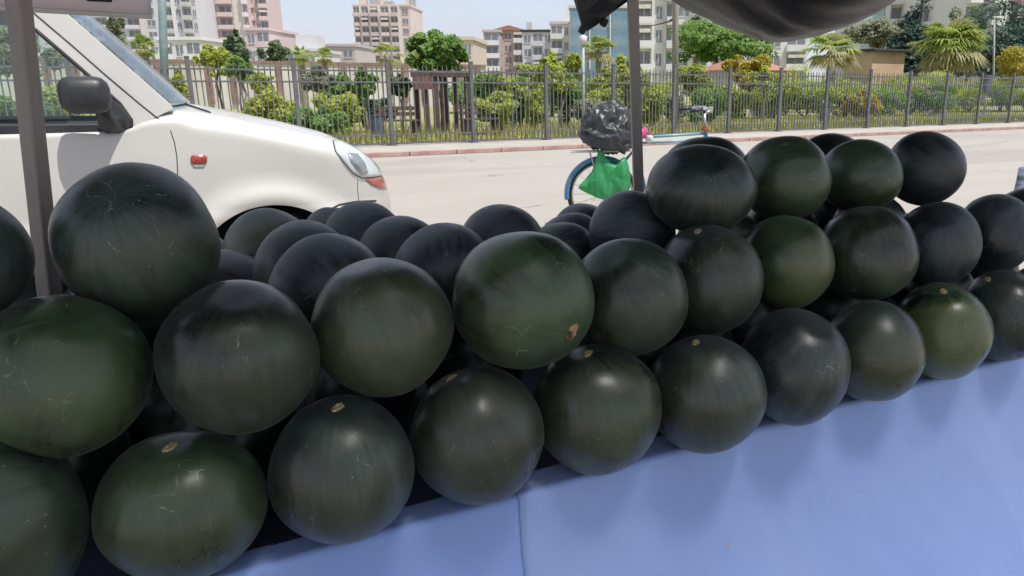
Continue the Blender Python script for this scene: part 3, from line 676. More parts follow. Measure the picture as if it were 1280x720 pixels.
xs = [-2.62 + 0.04 * i for i in range(65)]; xs = [x for x in xs if x < -0.1] + [-0.08 + 0.018 * i for i in range(84)]
xs = [x for x in xs if x <= 1.425]
NS, NTOP = 34, 9
b = MB(); V = []; Fs = []; Ms = []; rows = []
for x in xs:
    zt = lerp(TOP, x); zb = arch(x); ring_ = []
    rc = 0.04 + 0.09 * min(1, max(0, (x + 0.02) / 0.25))
    rc = min(rc, (zt - zb) * 0.4)
    for j in range(NS):
        z = zb + (zt - rc - zb) * j / (NS - 1); ring_.append((-halfw(x, z), z))
    hs = halfw(x, zt - rc); rcx = min(0.04 + 0.12 * min(1, max(0, (x + 0.02) / 0.25)), hs * 0.5)
    for j in range(1, NTOP):
        a = math.pi / 2 * j / (NTOP - 1); ring_.append((-(hs - rcx + rcx * math.cos(a)), zt - rc + rc * math.sin(a)))
    cr = 0.035 * min(1, max(0, (x + 0.02) / 0.25))
    for j in range(1, 5): ring_.append((-(hs - rcx) * (1 - j / 4.0), zt + cr * (1 - (1 - j / 4.0) ** 2)))
    full = ring_ + [(-y, z) for y, z in ring_[-2::-1]]
    rows.append([Vector((x, VC + y, z)) for y, z in full])
n_ = len(rows[0]); V = [q for r_ in rows for q in r_]
b.v = V
for i in range(len(rows) - 1):
    for j in range(n_ - 1):
        b.f.append([i * n_ + j, (i + 1) * n_ + j, (i + 1) * n_ + j + 1, i * n_ + j + 1])
        inter = xs[i] < -0.02 and NS + NTOP - 2 <= j < n_ - NS - NTOP + 1
        b.m.append(1 if inter else 0)
b.f.append(list(range((len(rows) - 1) * n_, len(rows) * n_))); b.m.append(0)
b.f.append(list(range(n_ - 1, -1, -1))); b.m.append(0)
vbody = vchild(b.build('body', [MT['white'], MT['interior']], smooth=True))
bvh = BVHTree.FromPolygons(b.v, b.f)
def hit(x, y):
    p, nrm, i_, d_ = bvh.ray_cast(CP, ray(x, y))
    if p is None: p = at_y(x, y, VY); nrm = Vector((0, -1, 0))
    if nrm.dot(CP - p) < 0: nrm = -nrm
    return p, nrm
def hitc(x, y, cx, cy):
    for k in range(30):
        s_ = 1 - 0.03 * k; qx, qy = cx + (x - cx) * s_, cy + (y - cy) * s_
        p, nrm, i_, d_ = bvh.ray_cast(CP, ray(qx, qy))
        if p is not None: return p, (nrm if nrm.dot(CP - p) > 0 else -nrm)
    return hit(x, y)
def onbody(pts, name, mat_, h=0.004, rings=5, par=None, dome=0.0):
    cx = sum(p[0] for p in pts) / len(pts); cy = sum(p[1] for p in pts) / len(pts)
    dense = []
    for i, p in enumerate(pts):
        q = pts[(i + 1) % len(pts)]
        for k in range(4): dense.append((p[0] + (q[0] - p[0]) * k / 4, p[1] + (q[1] - p[1]) * k / 4))
    V = []; n_ = len(dense); p, nr = hit(cx, cy); V.append(p + nr * (h + dome)); Fs = []
    for k in range(1, rings + 1):
        s_ = k / rings
        for x, y in dense:
            p, nr = hitc(cx + (x - cx) * s_, cy + (y - cy) * s_, cx, cy); V.append(p + nr * (h + dome * (1 - s_ ** 2)))
    for x, y in dense: p, nr = hitc(x, y, cx, cy); V.append(p - nr * 0.006)
    for i in range(n_):
        i2 = (i + 1) % n_; Fs.append((0, 1 + i, 1 + i2))
        for k in range(rings): Fs.append((1 + k * n_ + i, 1 + (k + 1) * n_ + i, 1 + (k + 1) * n_ + i2, 1 + k * n_ + i2))
    bb = MB(); bb.add(V, Fs); o = bb.build(name, mat_, smooth=True)
    return vchild(o) if par is None else sub(o, par)
def sub(o, par): o.parent = par; o.matrix_parent_inverse = par.matrix_parent_inverse.copy() if False else Matrix.Translation(-Vector(van.location)); return o
def strip(pts, name, mat_, r_=0.004, par=None, planef=None):
    P_ = []
    for (x0, y0), (x1, y1) in zip(pts, pts[1:]):
        for k in range(5):
            x, y = x0 + (x1 - x0) * k / 5, y0 + (y1 - y0) * k / 5
            P_.append((planef(x, y) if planef else hit(x, y)[0]))
    P_.append(planef(*pts[-1]) if planef else hit(*pts[-1])[0])
    bb = MB(); bb.tube(P_, r_, 6); o = bb.build(name, mat_, smooth=True)
    return vchild(o)
# headlight: dark gasket, reflector, inner bowl, lens, indicator
HL = [(417, 177), (427, 177), (440, 183), (455, 192), (467, 202), (477, 213), (479, 219), (468, 221), (452, 222), (441, 216), (430, 203), (420, 190)]
def grow(pts, g):
    cx = sum(p[0] for p in pts) / len(pts); cy = sum(p[1] for p in pts) / len(pts)
    return [(cx + (x - cx) * g, cy + (y - cy) * g) for x, y in pts]
hl = onbody(grow(HL, 1.05), 'headlight', MT['blackplastic'], 0.003)
def sub2(o): o.parent = hl; o.matrix_parent_inverse = Matrix.Identity(4); return o
def onlamp(pts, name, mat_, h, dome=0.0, rings=5):
    o = onbody(pts, name, mat_, h, rings, None, dome); o.parent = hl; o.matrix_parent_inverse = hl.matrix_world.inverted() @ Matrix.Identity(4); return o
onlamp(HL, 'reflector', MT['chrome'], 0.006)
onlamp([(434, 192), (446, 193), (455, 204), (459, 216), (452, 219), (444, 212), (437, 202)], 'bulb_bowl', MT['steel'], 0.009, 0.01)
onlamp(HL, 'lens', MT['lens'], 0.014, 0.012)
onbody([(456, 224), (468, 222), (478, 221), (481, 228), (483, 236), (474, 235), (464, 231)], 'indicator', MT['amber'], 0.006, 4, None, 0.004)
onbody([(240, 194), (248, 193.5), (256, 194), (258.5, 196), (259, 199), (258, 203), (255, 204.5), (248, 205), (241, 204.5), (238.5, 203), (238, 199), (238.5, 196)], 'side_repeater', MT['redlens'], 0.008, 4, None, 0.008)
onbody([(240, 205), (256, 205), (255, 209), (242, 209)], 'repeater_base', MT['greypaint'], 0.005, 3)
strip([(447, 224), (447, 238), (449, 256)], 'bumper_gap', MT['seal'], 0.0022)
strip([(398, 269), (408, 264), (424, 256), (445, 252), (470, 251)], 'bumper_trim', MT['seal'], 0.006)
def tumble(x, y):
    r = ray(x, y); Y = VY + 0.03
    for _ in range(8):
        p = CP + r * (Y / r.y); Y = VY + 0.035 + 0.17 * max(0, p.z - 1.10)
    return CP + r * (Y / r.y)
strip([(213, 163), (218, 178), (221, 195), (222, 215), (221, 240)], 'door_gap', MT['seal'], 0.0025)
def plate(pts, name, mat_, th=0.045, off=0.0, mirrored=False):
    P_ = [tumble(x, y) + Vector((0, off, 0)) for x, y in pts]
    if mirrored: P_ = [Vector((p.x, 2 * VC - p.y, p.z)) for p in P_]; th = -th
    n_ = len(P_); bb = MB()
    bb.add(P_ + [p + Vector((0, th, 0)) for p in P_], [tuple(range(n_)), tuple(range(2 * n_ - 1, n_ - 1, -1))] + [(i, i + n_, (i + 1) % n_ + n_, (i + 1) % n_) for i in range(n_)])
    o = bb.build(name, mat_); bv = o.modifiers.new('edge', 'BEVEL'); bv.width = 0.004; bv.segments = 2; bv.limit_method = 'ANGLE'; bv.angle_limit = R(50)
    return vchild(o)
PIL = [(-10, -28), (30, -28), (84, 17), (150, 75), (214, 131), (217, 137), (205, 142), (190, 150), (172, 158), (168, 163), (164, 149), (150, 129), (100, 84), (45, 36), (12, 8)]
for mir in (False, True):
    plate(PIL, 'windscreen_pillar', MT['white'], 0.05, 0.0, mir)
    plate([(-330, 163), (-330, 6), (12, 8), (45, 36), (100, 84), (150, 129), (164, 149), (162, 163)], 'side_window', MT['glass'], 0.004, 0.022, mir)
    plate([(-342, 171), (-345, -40), (-10, -28), (12, 8), (-325, 6), (-325, 171)], 'door_frame', MT['white'], 0.05, 0.0, mir)
    plate([(-330, 158), (140, 155), (165, 158), (160, 167), (140, 169), (-330, 169)], 'window_seal', MT['blackplastic'], 0.03, -0.004, mir)
    plate([(-342, 175), (-345, -60), (-1100, -130), (-1100, 205)], 'cargo_side', MT['white'], 0.05, 0.004, mir)
strip([(44, 37), (100, 85), (150, 130), (164, 150), (164, 160)], 'window_rubber', MT['seal'], 0.010, None, tumble)
strip([(42, 16), (88, 55), (130, 92), (175, 130), (200, 150), (213, 165)], 'door_gap', MT['seal'], 0.003, None, lambda x, y: tumble(x, y) - Vector((0, 0.002, 0)))
plate([(126, 112), (136, 120), (152, 133), (164, 149), (163, 158), (152, 166), (134, 167), (122, 160)], 'mirror_base', MT['blackplastic'], 0.02, -0.016)
# windscreen and roof
bb = MB(); V = []; Fs = []; nu, nv = 24, 12
pb = tumble(215, 132); pt_ = tumble(30, -28)
for j in range(nv + 1):
    s_ = j / nv; ex = pb.lerp(pt_, s_); hwid = VC - ex.y - 0.004
    for i in range(nu + 1):
        u = -1 + 2 * i / nu; V.append((ex.x + 0.115 * (1 - abs(u) ** 2.2) * (1 - 0.25 * s_) + 0.008, VC + u * hwid, ex.z + 0.02 * (1 - u * u) + 0.012 * math.sin(math.pi * s_)))
for j in range(nv):
    for i in range(nu): Fs.append((j * (nu + 1) + i, j * (nu + 1) + i + 1, (j + 1) * (nu + 1) + i + 1, (j + 1) * (nu + 1) + i))
bb.add(V, Fs); vchild(bb.build('windscreen', MT['wsglass'], smooth=True))
bb = MB(); V = []; Fs = []; zr = pt_.z; nu, nv = 20, 30
for j in range(nv + 1):
    s_ = j / nv; x = pt_.x + 0.08 + (-2.6 - pt_.x) * s_
    for i in range(nu + 1):
        u = -1 + 2 * i / nu; hwid = VC - pt_.y + 0.02
        V.append((x + 0.06 * (1 - u * u) * (1 - s_), VC + u * hwid, zr - 0.01 + 0.05 * (1 - abs(u) ** 3) + 0.05 * math.sin(math.pi * min(1, s_ * 1.3 + 0.0)) ))
for j in range(nv):
    for i in range(nu): Fs.append((j * (nu + 1) + i, (j + 1) * (nu + 1) + i, (j + 1) * (nu + 1) + i + 1, j * (nu + 1) + i + 1))
bb.add(V, Fs); rf = bb.build('roof', MT['white'], smooth=True); vchild(rf); sm = rf.modifiers.new('thickness', 'SOLIDIFY'); sm.thickness = 0.03
bb = MB(); bb.box((-2.6, VC, 1.42), (0.04, 1.42, 0.75), bev=0.01); vchild(bb.build('rear_door', MT['white']))
bb = MB(); bb.box((-1.15, VC, 1.2), (0.14, 1.2, 0.75), bev=0.04, ax=Matrix.Rotation(-0.2, 3, 'Y')); vchild(bb.build('seat_back', MT['interior']))
# mirror
bb = MB(); mc = at_y(106, 119, 4.72); bb.box(mc, (0.225, 0.13, 0.185), bev=0.06, ax=Matrix.Rotation(-0.10, 3, 'Z')); mo = vchild(bb.build('door_mirror', MT['blackplastic'], smooth=True))
bb = MB(); bb.tube([mc + Vector((0.06, 0.03, -0.07)), tumble(137, 155) + Vector((0, -0.05, 0.0)), tumble(146, 156)], [0.035, 0.045, 0.05], 10); o = bb.build('mirror_arm', MT['blackplastic'], smooth=True); vchild(o)
# wiper and cowl
strip([(205, 137), (216, 134), (232, 131), (244, 135), (262, 141)], 'wiper', MT['seal'], 0.010)
# wheels and wheel wells
for wx in (WF, WR):
    for sgn in (-1, 1):
        yw = VC + sgn * 0.72; wl = MB()
        wl.ring((wx, yw, 0.30), (0, 1, 0), 0.235, 0.066, 48, 12, 0, sx=1.25); wo = vchild(wl.build('wheel', MT['tyre'], smooth=True))
        rm = MB(); rm.tube([(wx, yw - 0.06, 0.30), (wx, yw + 0.06, 0.30)], 0.185, 28)
        for k in range(5):
            a = 2 * math.pi * k / 5; rm.box((wx + 0.1 * math.cos(a), yw + sgn * 0.064, 0.30 + 0.1 * math.sin(a)), (0.13, 0.015, 0.035), ax=Matrix.Rotation(-a, 3, 'Y'))
        ro_ = rm.build('rim', MT['steel']); ro_.parent = wo; ro_.matrix_parent_inverse = Matrix.Identity(4)
    ww = MB(); V = []; Fs = []; k = 24
    for i in range(k + 1):
        a = math.pi * i / k; xx = wx - 0.43 * math.cos(a); zz_ = 0.27 + 0.375 * math.sin(a)
        V += [(xx, VC - 0.79, zz_), (xx, VC - 0.45, zz_), (xx, VC + 0.45, zz_), (xx, VC + 0.79, zz_)]
    for i in range(k):
        for j in (0, 1, 2): Fs.append((i * 4 + j, (i + 1) * 4 + j, (i + 1) * 4 + j + 1, i * 4 + j + 1))
    ww.box((wx, VC - 0.44, 0.40), (0.84, 0.02, 0.42)); ww.add(V, Fs); vchild(ww.build('wheel_well', surf('arch_liner', (0.07, 0.075, 0.085), (0.11, 0.115, 0.125), 6, 0.8), smooth=True))
bb = MB(); bb.box((-0.6, VC, 0.24), (3.7, 1.5, 0.05)); vchild(bb.build('underbody', MT['seal']))

# ------------------------------------------------------------------ bicycle and bags
BH = Vector((3.66, 6.17, 0)); bd = Vector((math.cos(R(-26)), math.sin(R(-26)), 0)); bn = Vector((-bd.y, bd.x, 0))
bike = empty('bicycle', BH); tag(bike, 'worn blue city bicycle carrying bags, parked on the road behind the watermelons', 'bicycle')
def bp(l, z, s_=0.0): return BH + bd * l + bn * s_ + Vector((0, 0, z))
def bchild(o): o.parent = bike; o.matrix_parent_inverse = Matrix.Translation(-BH); return o
WRAD = 0.335
for l in (0.0, 1.06):
    wm = MB(); wm.ring(bp(l, WRAD), bn, WRAD - 0.018, 0.019, 56, 10); wo = bchild(wm.build('wheel', MT['tyre'], smooth=True))
    r2 = MB(); r2.ring(bp(l, WRAD), bn, WRAD - 0.045, 0.010, 48, 6); r2.tube([bp(l, WRAD, -0.04), bp(l, WRAD, 0.04)], 0.018, 12)
    q = r2.build('rim', MT['steel'], smooth=True); q.parent = wo; q.matrix_parent_inverse = Matrix.Translation(-BH)
    q.matrix_parent_inverse = Matrix.Identity(4)
    for k in range(18):
        a = 2 * math.pi * k / 18; d = bd * math.cos(a) + Vector((0, 0, math.sin(a)))
        sp_ = MB(); sp_.tube([bp(l, WRAD) + d * 0.018 + bn * (0.03 if k % 2 else -0.03), bp(l, WRAD) + d * (WRAD - 0.05)], 0.0016, 4)
        q = sp_.build('spoke', MT['steel']); q.parent = wo; q.matrix_parent_inverse = Matrix.Identity(4)
    # mudguard: curved strip
    V = []; Fs = []; a0_, a1_ = (R(45), R(188)) if l == 0 else (R(-10), R(130)); n2 = 36
    for i in range(n2 + 1):
        a = a0_ + (a1_ - a0_) * i / n2; d = bd * math.cos(a) + Vector((0, 0, math.sin(a)))
        for s_, dr in ((-0.034, -0.018), (-0.032, 0.010), (0, 0.028), (0.032, 0.010), (0.034, -0.018)): V.append(bp(l, WRAD, s_) + d * (WRAD + dr))
    for i in range(n2):
        for j in range(4): Fs.append((i * 5 + j, i * 5 + j + 1, (i + 1) * 5 + j + 1, (i + 1) * 5 + j))
    g = MB(); g.add(V, Fs); go = bchild(g.build('mudguard', MT['bikeblue'], smooth=True)); sm = go.modifiers.new('t', 'SOLIDIFY'); sm.thickness = 0.003
fr = MB()
BB, ST, HT, HB = bp(0.44, 0.29), bp(0.28, 0.88), bp(0.98, 0.90), bp(1.00, 0.62)
fr.tube([ST, BB], 0.016, 10); fr.tube([bp(0.285, 0.86), HT], 0.014, 10, 1); fr.tube([bp(0.295, 0.81), bp(0.985, 0.84)], 0.011, 10, 1); fr.tube([BB, HB], 0.018, 10, 1)
fr.tube([HT, HB], 0.021, 10)
for s_ in (-0.055, 0.055):
    fr.tube([BB, bp(0.2, 0.3, s_), bp(0, WRAD, s_)], 0.010, 8); fr.tube([bp(0.31, 0.76), bp(0.2, 0.63, s_), bp(0, WRAD, s_)], 0.008, 8)
    fr.tube([HB, bp(0.98, 0.50, s_), bp(1.06, WRAD, s_)], 0.011, 8)
bchild(fr.build('frame', [MT['bikeblue'], MT['bikecyan']], smooth=True))
hb = MB(); hb.tube([HT, bp(0.965, 1.08)], 0.013, 10); hb.tube([bp(0.965, 1.06), bp(0.99, 1.10), bp(1.02, 1.10)], 0.012, 8)
path = [bp(0.80, 1.115, 0.28), bp(0.90, 1.13, 0.26), bp(1.00, 1.14, 0.16), bp(1.03, 1.10, 0.0), bp(1.00, 1.14, -0.16), bp(0.90, 1.13, -0.26), bp(0.80, 1.115, -0.28)]
hb.tube(path, 0.012, 10); ho = bchild(hb.build('handlebar', MT['steel'], smooth=True))
for s_ in (0.28, -0.28):
    gm = MB(); gm.tube([bp(0.77, 1.110, s_), bp(0.89, 1.128, s_ * 0.94)], 0.017, 10); q = gm.build('grip', MT['blackplastic'], smooth=True); q.parent = ho; q.matrix_parent_inverse = Matrix.Identity(4)
cl = MB(); cl.box(bp(0.975, 0.945), (0.06, 0.05, 0.05), bev=0.012); cl.tube([bp(0.95, 0.94, 0.04), bp(1.01, 0.93, -0.05)], 0.012, 8); bchild(cl.build('clamp', MT['rust']))
rk = MB()
for s_ in (-0.06, 0.0, 0.06): rk.tube([bp(-0.30, 0.735, s_), bp(0.26, 0.745, s_)], 0.008, 8)
for l in (-0.28, -0.05, 0.2): rk.tube([bp(l, 0.735, -0.065), bp(l, 0.735, 0.065)], 0.007, 6)
for s_ in (-0.07, 0.07): rk.tube([bp(0.0, WRAD, s_), bp(-0.12, 0.735, s_)], 0.006, 6)
bchild(rk.build('luggage_rack', MT['hem'], smooth=True))
sd_ = MB(); sd_.box(bp(0.26, 0.95), (0.24, 0.15, 0.06), bev=0.025, rz=R(-26)); sd_.tube([ST, bp(0.27, 0.94)], 0.013, 8); bchild(sd_.build('saddle', MT['blackplastic'], smooth=True))
cr = MB(); cr.ring(BB + bn * -0.05, bn, 0.09, 0.006, 30, 6); cr.tube([BB - bn * 0.06, BB - bn * 0.06 + bd * 0.1 + Vector((0, 0, -0.12))], 0.009, 8); cr.box(BB - bn * 0.11 + bd * 0.1 + Vector((0, 0, -0.12)), (0.09, 0.07, 0.02), bev=0.006, rz=R(-26)); cr.box(BB + bn * 0.11 - bd * 0.1 + Vector((0, 0, 0.12)), (0.09, 0.07, 0.02), bev=0.006, rz=R(-26)); cr.tube([BB + bn * 0.06, BB + bn * 0.1 - bd * 0.1 + Vector((0, 0, 0.12))], 0.009, 8)
bchild(cr.build('crank', MT['steel']))
ks_ = MB(); ks_.tube([bp(0.05, WRAD - 0.03, -0.06), bp(-0.03, 0.006, -0.16)], 0.009, 8); bchild(ks_.build('kickstand', MT['steel']))
# black bin bag on the rack
bm = bmesh.new(); bmesh.ops.create_icosphere(bm, subdivisions=6, radius=1.0)
for v_ in bm.verts:
    d = v_.co.normalized()
    q = d * 0.95 + noise.noise_vector(d * 1.4) * 0.35
    rid = 1 - abs(noise.noise(q * 1.6)) * 2; rid2 = 1 - abs(noise.noise(q * 4.2 + Vector((5, 2, 1)))) * 2; rid3 = 1 - abs(noise.noise(q * 9 + Vector((2, 9, 1)))) * 2
    s_ = 1 + 0.20 * (rid - 0.5) + 0.07 * (rid2 - 0.5) + 0.015 * (rid3 - 0.5) + 0.12 * noise.noise(d * 1.2 + Vector((7, 0, 0)))
    top = max(0, d.z - 0.5); v_.co = Vector((d.x * 0.27 * s_ * (1 - 0.25 * top), d.y * 0.20 * s_, d.z * (0.235 if d.z > 0 else 0.16) * s_ * (1 + 0.3 * top)))
    v_.co.z = max(v_.co.z, -0.165 + 0.01 * rid2) if abs(v_.co.y) < 0.085 else v_.co.z * (1.25 if d.z < 0 else 1)
me = bpy.data.meshes.new('bin_bag'); bm.to_mesh(me); bm.free(); me.materials.append(MT['binbag'])
me.polygons.foreach_set('use_smooth', [True] * len(me.polygons))
o = link('bin_bag', me, None, bp(0.06, 0.91, -0.02)); o.rotation_euler = (0, 0.12, R(-26)); tag(o, 'crumpled shiny black bin bag tied on the bicycle rack', 'bag')
# green carrier bag hanging from the rack
def bag(name, outline, off, depth, mats, label, seed, fold=0.012):
    c0 = Vector((sum(p[0] for p in outline) / len(outline), sum(p[1] for p in outline) / len(outline)))
    dense = []
    for i, p in enumerate(outline):
        q = outline[(i + 1) % len(outline)]
        for k in range(5): dense.append(Vector(p).lerp(Vector(q), k / 5))
    n_ = len(dense); rings = 10; g = MB()
    def pos(s_, p, side):
        q = c0.lerp(p, s_); th = depth * math.sqrt(max(0, 1 - s_ ** 2.2)) + 0.0008
        fo = fold * math.sin((q.x * 34 + 6 * noise.noise(Vector((q.x * 5, q.y * 2, seed))))) * (1 - s_ ** 4) + fold * 2.2 * noise.noise(Vector((q.x * 11, q.y * 4, seed + side))) + fold * 0.8 * (1 - abs(noise.noise(Vector((q.x * 14, q.y * 6, seed)))) * 2) ** 3
        return bp(q.x, q.y, off + side * th + fo)
    for side in (-1, 1):
        V = [pos(0, dense[0], side)]; Fs = []
        for k in range(1, rings + 1):
            for p in dense: V.append(pos(k / rings, p, side))
        for i in range(n_):
            i2 = (i + 1) % n_; Fs.append((0, 1 + i, 1 + i2) if side < 0 else (0, 1 + i2, 1 + i))
            for k in range(rings - 1):
                f_ = (1 + k * n_ + i, 1 + (k + 1) * n_ + i, 1 + (k + 1) * n_ + i2, 1 + k * n_ + i2); Fs.append(f_ if side < 0 else f_[::-1])
        g.add(V, Fs)
    o = g.build(name, mats, smooth=True); return tag(o, label, 'bag')
bag('carrier_bag', [(-0.05, 0.745), (-0.02, 0.76), (0.0, 0.745), (0.025, 0.69), (0.07, 0.645), (0.12, 0.625), (0.165, 0.635), (0.185, 0.69), (0.21, 0.69), (0.235, 0.62), (0.255, 0.52), (0.255, 0.42), (0.235, 0.36), (0.17, 0.33), (0.09, 0.305), (0.03, 0.29), (-0.05, 0.315), (-0.13, 0.35), (-0.20, 0.385), (-0.235, 0.41), (-0.225, 0.435), (-0.17, 0.49), (-0.11, 0.56), (-0.075, 0.65)], -0.125, 0.07, MT['greenbag'], 'bright green plastic carrier bag hanging beside the bicycle rear wheel', 2.2, 0.010)
bag('carrier_bag', [(0.28, 0.92), (0.34, 0.96), (0.40, 0.96), (0.43, 0.92), (0.41, 0.88), (0.37, 0.85), (0.31, 0.84), (0.27, 0.87)], -0.05, 0.045, MT['pinkbag'], 'small pink plastic bag on the bicycle top tube', 5.1, 0.012)
bag('carrier_bag', [(0.41, 0.885), (0.45, 0.89), (0.475, 0.87), (0.47, 0.83), (0.43, 0.815), (0.40, 0.84)], -0.06, 0.03, MT['whitebag'], 'small white plastic bag against the pink one on the bicycle', 9.1, 0.012)
# rolled striped sheet at the far end of the table
p0 = at_z(1272, 300, 0.45); p0 = at_y(1274, 262, 2.3); p1 = at_y(1285, 212, 2.34)
dv = (p1 - p0).normalized(); base_ = p0 - dv * ((p0.z - 0.0) / dv.z)
g = MB(); L_ = (p1 - base_).length; pts = [base_ + dv * (L_ * i / 14) for i in range(15)]
g.tube(pts, [0.045 + 0.008 * noise.noise(Vector((i * 0.7, 0, 3))) for i in range(15)], 14)
tag(g.build('rolled_sheet', MT['sheetblue'], smooth=True), 'blue and grey streaked roll standing at the table end', 'roll')
# litter on the cloth
p = at_z(456, 645, TZ + 0.006); g = MB(); g.tube([p + Vector((-0.02, 0.004, 0)), p + Vector((0.0, 0, 0.004)), p + Vector((0.016, -0.006, 0.001))], [0.001, 0.0018, 0.001], 6); g.tube([p, p + Vector((0.004, -0.008, 0.006))], 0.001, 5)
tag(g.build('dry_twig', MT['dry'], smooth=True), 'tiny dry twig on the table edge below the near-black melon', 'twig')

p = at_y(911, 681, 1.17); q_ = None
dz = TZ - p.z; sfr = dz / TZ; yy_ = edgeY(p.x) - sfr ** 2 * flare(p.x) - 0.012; p = at_y(911, 681, yy_)
g = MB(); g.add([p + Vector((-0.008, 0, -0.004)), p + Vector((0.006, 0, -0.006)), p + Vector((0.009, -0.002, 0.002)), p + Vector((0.0, -0.004, 0.008)), p + Vector((0.0, -0.003, 0.0))], [(0, 1, 4), (1, 2, 4), (2, 3, 4), (3, 0, 4)])
sm = g.build('petal_scrap', MT['hem']).modifiers.new('t', 'SOLIDIFY'); sm.thickness = 0.0008
tag(sm.id_data, 'tiny pale petal stuck to the hanging paler blue cloth', 'petal')

def at_p(x, y, d): return at_y(x, y, max(d, 18.6))

# ------------------------------------------------------------------ vegetation
def leaf_cloud(b, blobs, n, size, asp=0.55, up=0.3, mi=0, rs=None):
    rs = rs or rnd; tot = sum(r_[0] * r_[1] * r_[2] for _, r_ in blobs)
    for c, r_ in blobs:
        k = max(8, int(n * r_[0] * r_[1] * r_[2] / tot))
        for _ in range(k):
            d = Vector((rs.gauss(0, 1), rs.gauss(0, 1), rs.gauss(0, 1))).normalized(); q = rs.uniform(0.35, 1.08) ** 0.6
            q *= 1 + 0.22 * noise.noise(d * 2.2 + c)
            p = c + Vector((d.x * r_[0], d.y * r_[1], d.z * r_[2])) * q
            a = (Vector((rs.gauss(0, 1), rs.gauss(0, 1), rs.gauss(0, 1) + up)) + d * 0.7 + Vector((0.35, -1.1, 1.35))).normalized(); u = a.orthogonal().normalized()
            u.rotate(Matrix.Rotation(rs.uniform(0, 6.28), 3, a)); v_ = a.cross(u); s_ = size * rs.uniform(0.6, 1.35)
            b.add([p - u * s_, p - v_ * s_ * asp, p + u * s_, p + v_ * s_ * asp], [(0, 1, 2, 3)], mi)
def blobset(c, rx, ry, rz, k, rs):
    out_ = []
    for i in range(k):
        d = Vector((rs.gauss(0, 1), rs.gauss(0, 1), rs.gauss(0, 1))).normalized() * rs.uniform(0.15, 0.95)
        s_ = rs.uniform(0.13, 0.42); out_.append((c + Vector((d.x * rx, d.y * ry, d.z * rz)), (rx * s_, ry * s_, rz * s_)))
    return out_
def loose(c, rx, ry, rz, k, rs):
    out_ = [(c, (rx * 0.45, ry * 0.45, rz * 0.45))]
    for i in range(k):
        d = Vector((rs.gauss(0, 1), rs.gauss(0, 1), rs.gauss(0.15, 1))).normalized(); q = rs.uniform(0.35, 1.0); e = rs.uniform(0.10, 0.26)
        p = c + Vector((d.x * rx, d.y * ry, d.z * rz)) * q
        out_.append((p, (rx * e, ry * e, rz * e * rs.uniform(0.8, 1.6))))
    return out_
def tree(name, label, cat, x, ytop, ybot, wpx, d, mat_, leaves, size, group=None, trunk=True, bark='bark', shape='round', k=14):
    """x: pixel column, ytop/ybot: crown rows, wpx: crown width in pixels, d: forward depth"""
    rs = random.Random(int(x * 13 + d * 7)); T_ = at_p(x, ytop, d); B_ = at_p(x, ybot, d)
    c = (T_ + B_) / 2; s_ = (at_p(x + wpx, ybot, d) - at_p(x, ybot, d)).length; rx = s_ / 2; rz = (T_.z - B_.z) / 2
    root = empty(name, (c.x, c.y, 0.08)); base = Vector((c.x, c.y, 0.08))
    b = MB()
    if shape == 'cone':
        bl = []
        for i in range(11):
            q = i / 10.0; rr = rx * (1.0 - 0.88 * q)
            for j in range(max(1, int(6 * (1 - q)) + 1)):
                a = rs.uniform(0, 6.28); bl.append((Vector((c.x + math.cos(a) * rr * 0.6, c.y + math.sin(a) * rr * 0.6, B_.z + 2 * rz * q)), (rr * 0.5 + 0.1, rr * 0.5 + 0.1, rz * 0.13)))
    else: bl = blobset(c, rx, rx * 0.9, rz, k, rs) if not trunk else loose(c, rx, rx * 0.9, rz, max(26, k * 2), rs)
    leaf_cloud(b, bl, int(leaves * 1.8), size * 0.75, rs=rs)
    o = b.build('crown', MT[mat_], root, loc=None); o.matrix_parent_inverse = Matrix.Translation(-base)
    if trunk:
        t_ = MB(); tr = max(0.04, rx * 0.055); hh = c.z if shape != 'cone' else T_.z - 0.3
        pts = [base + Vector((rs.gauss(0, 0.02) * i, rs.gauss(0, 0.02) * i, (hh - 0.08) * i / 5)) for i in range(6)]
        t_.tube(pts, [tr * (1.25 - 0.13 * i) for i in range(6)], 8)
        if shape != 'cone':
            for _ in range(6):
                q, r_ = rs.choice(bl); t_.tube([pts[rs.choice((2, 3, 4))], (pts[4] + q) / 2 + Vector((0, 0, -0.1)), q], [tr * 0.6, tr * 0.4, tr * 0.15], 6)
        o = t_.build('trunk', MT[bark], root, smooth=True); o.matrix_parent_inverse = Matrix.Translation(-base)
    else:
        t_ = MB()
        for _ in range(5):
            q, r_ = rs.choice(bl); t_.tube([base + Vector((rs.gauss(0, .05), rs.gauss(0, .05), 0)), (base + q) / 2, q], [0.03, 0.022, 0.008], 5)
        o = t_.build('stem', MT[bark], root, smooth=True); o.matrix_parent_inverse = Matrix.Translation(-base)
    return tag(root, label, cat, group)
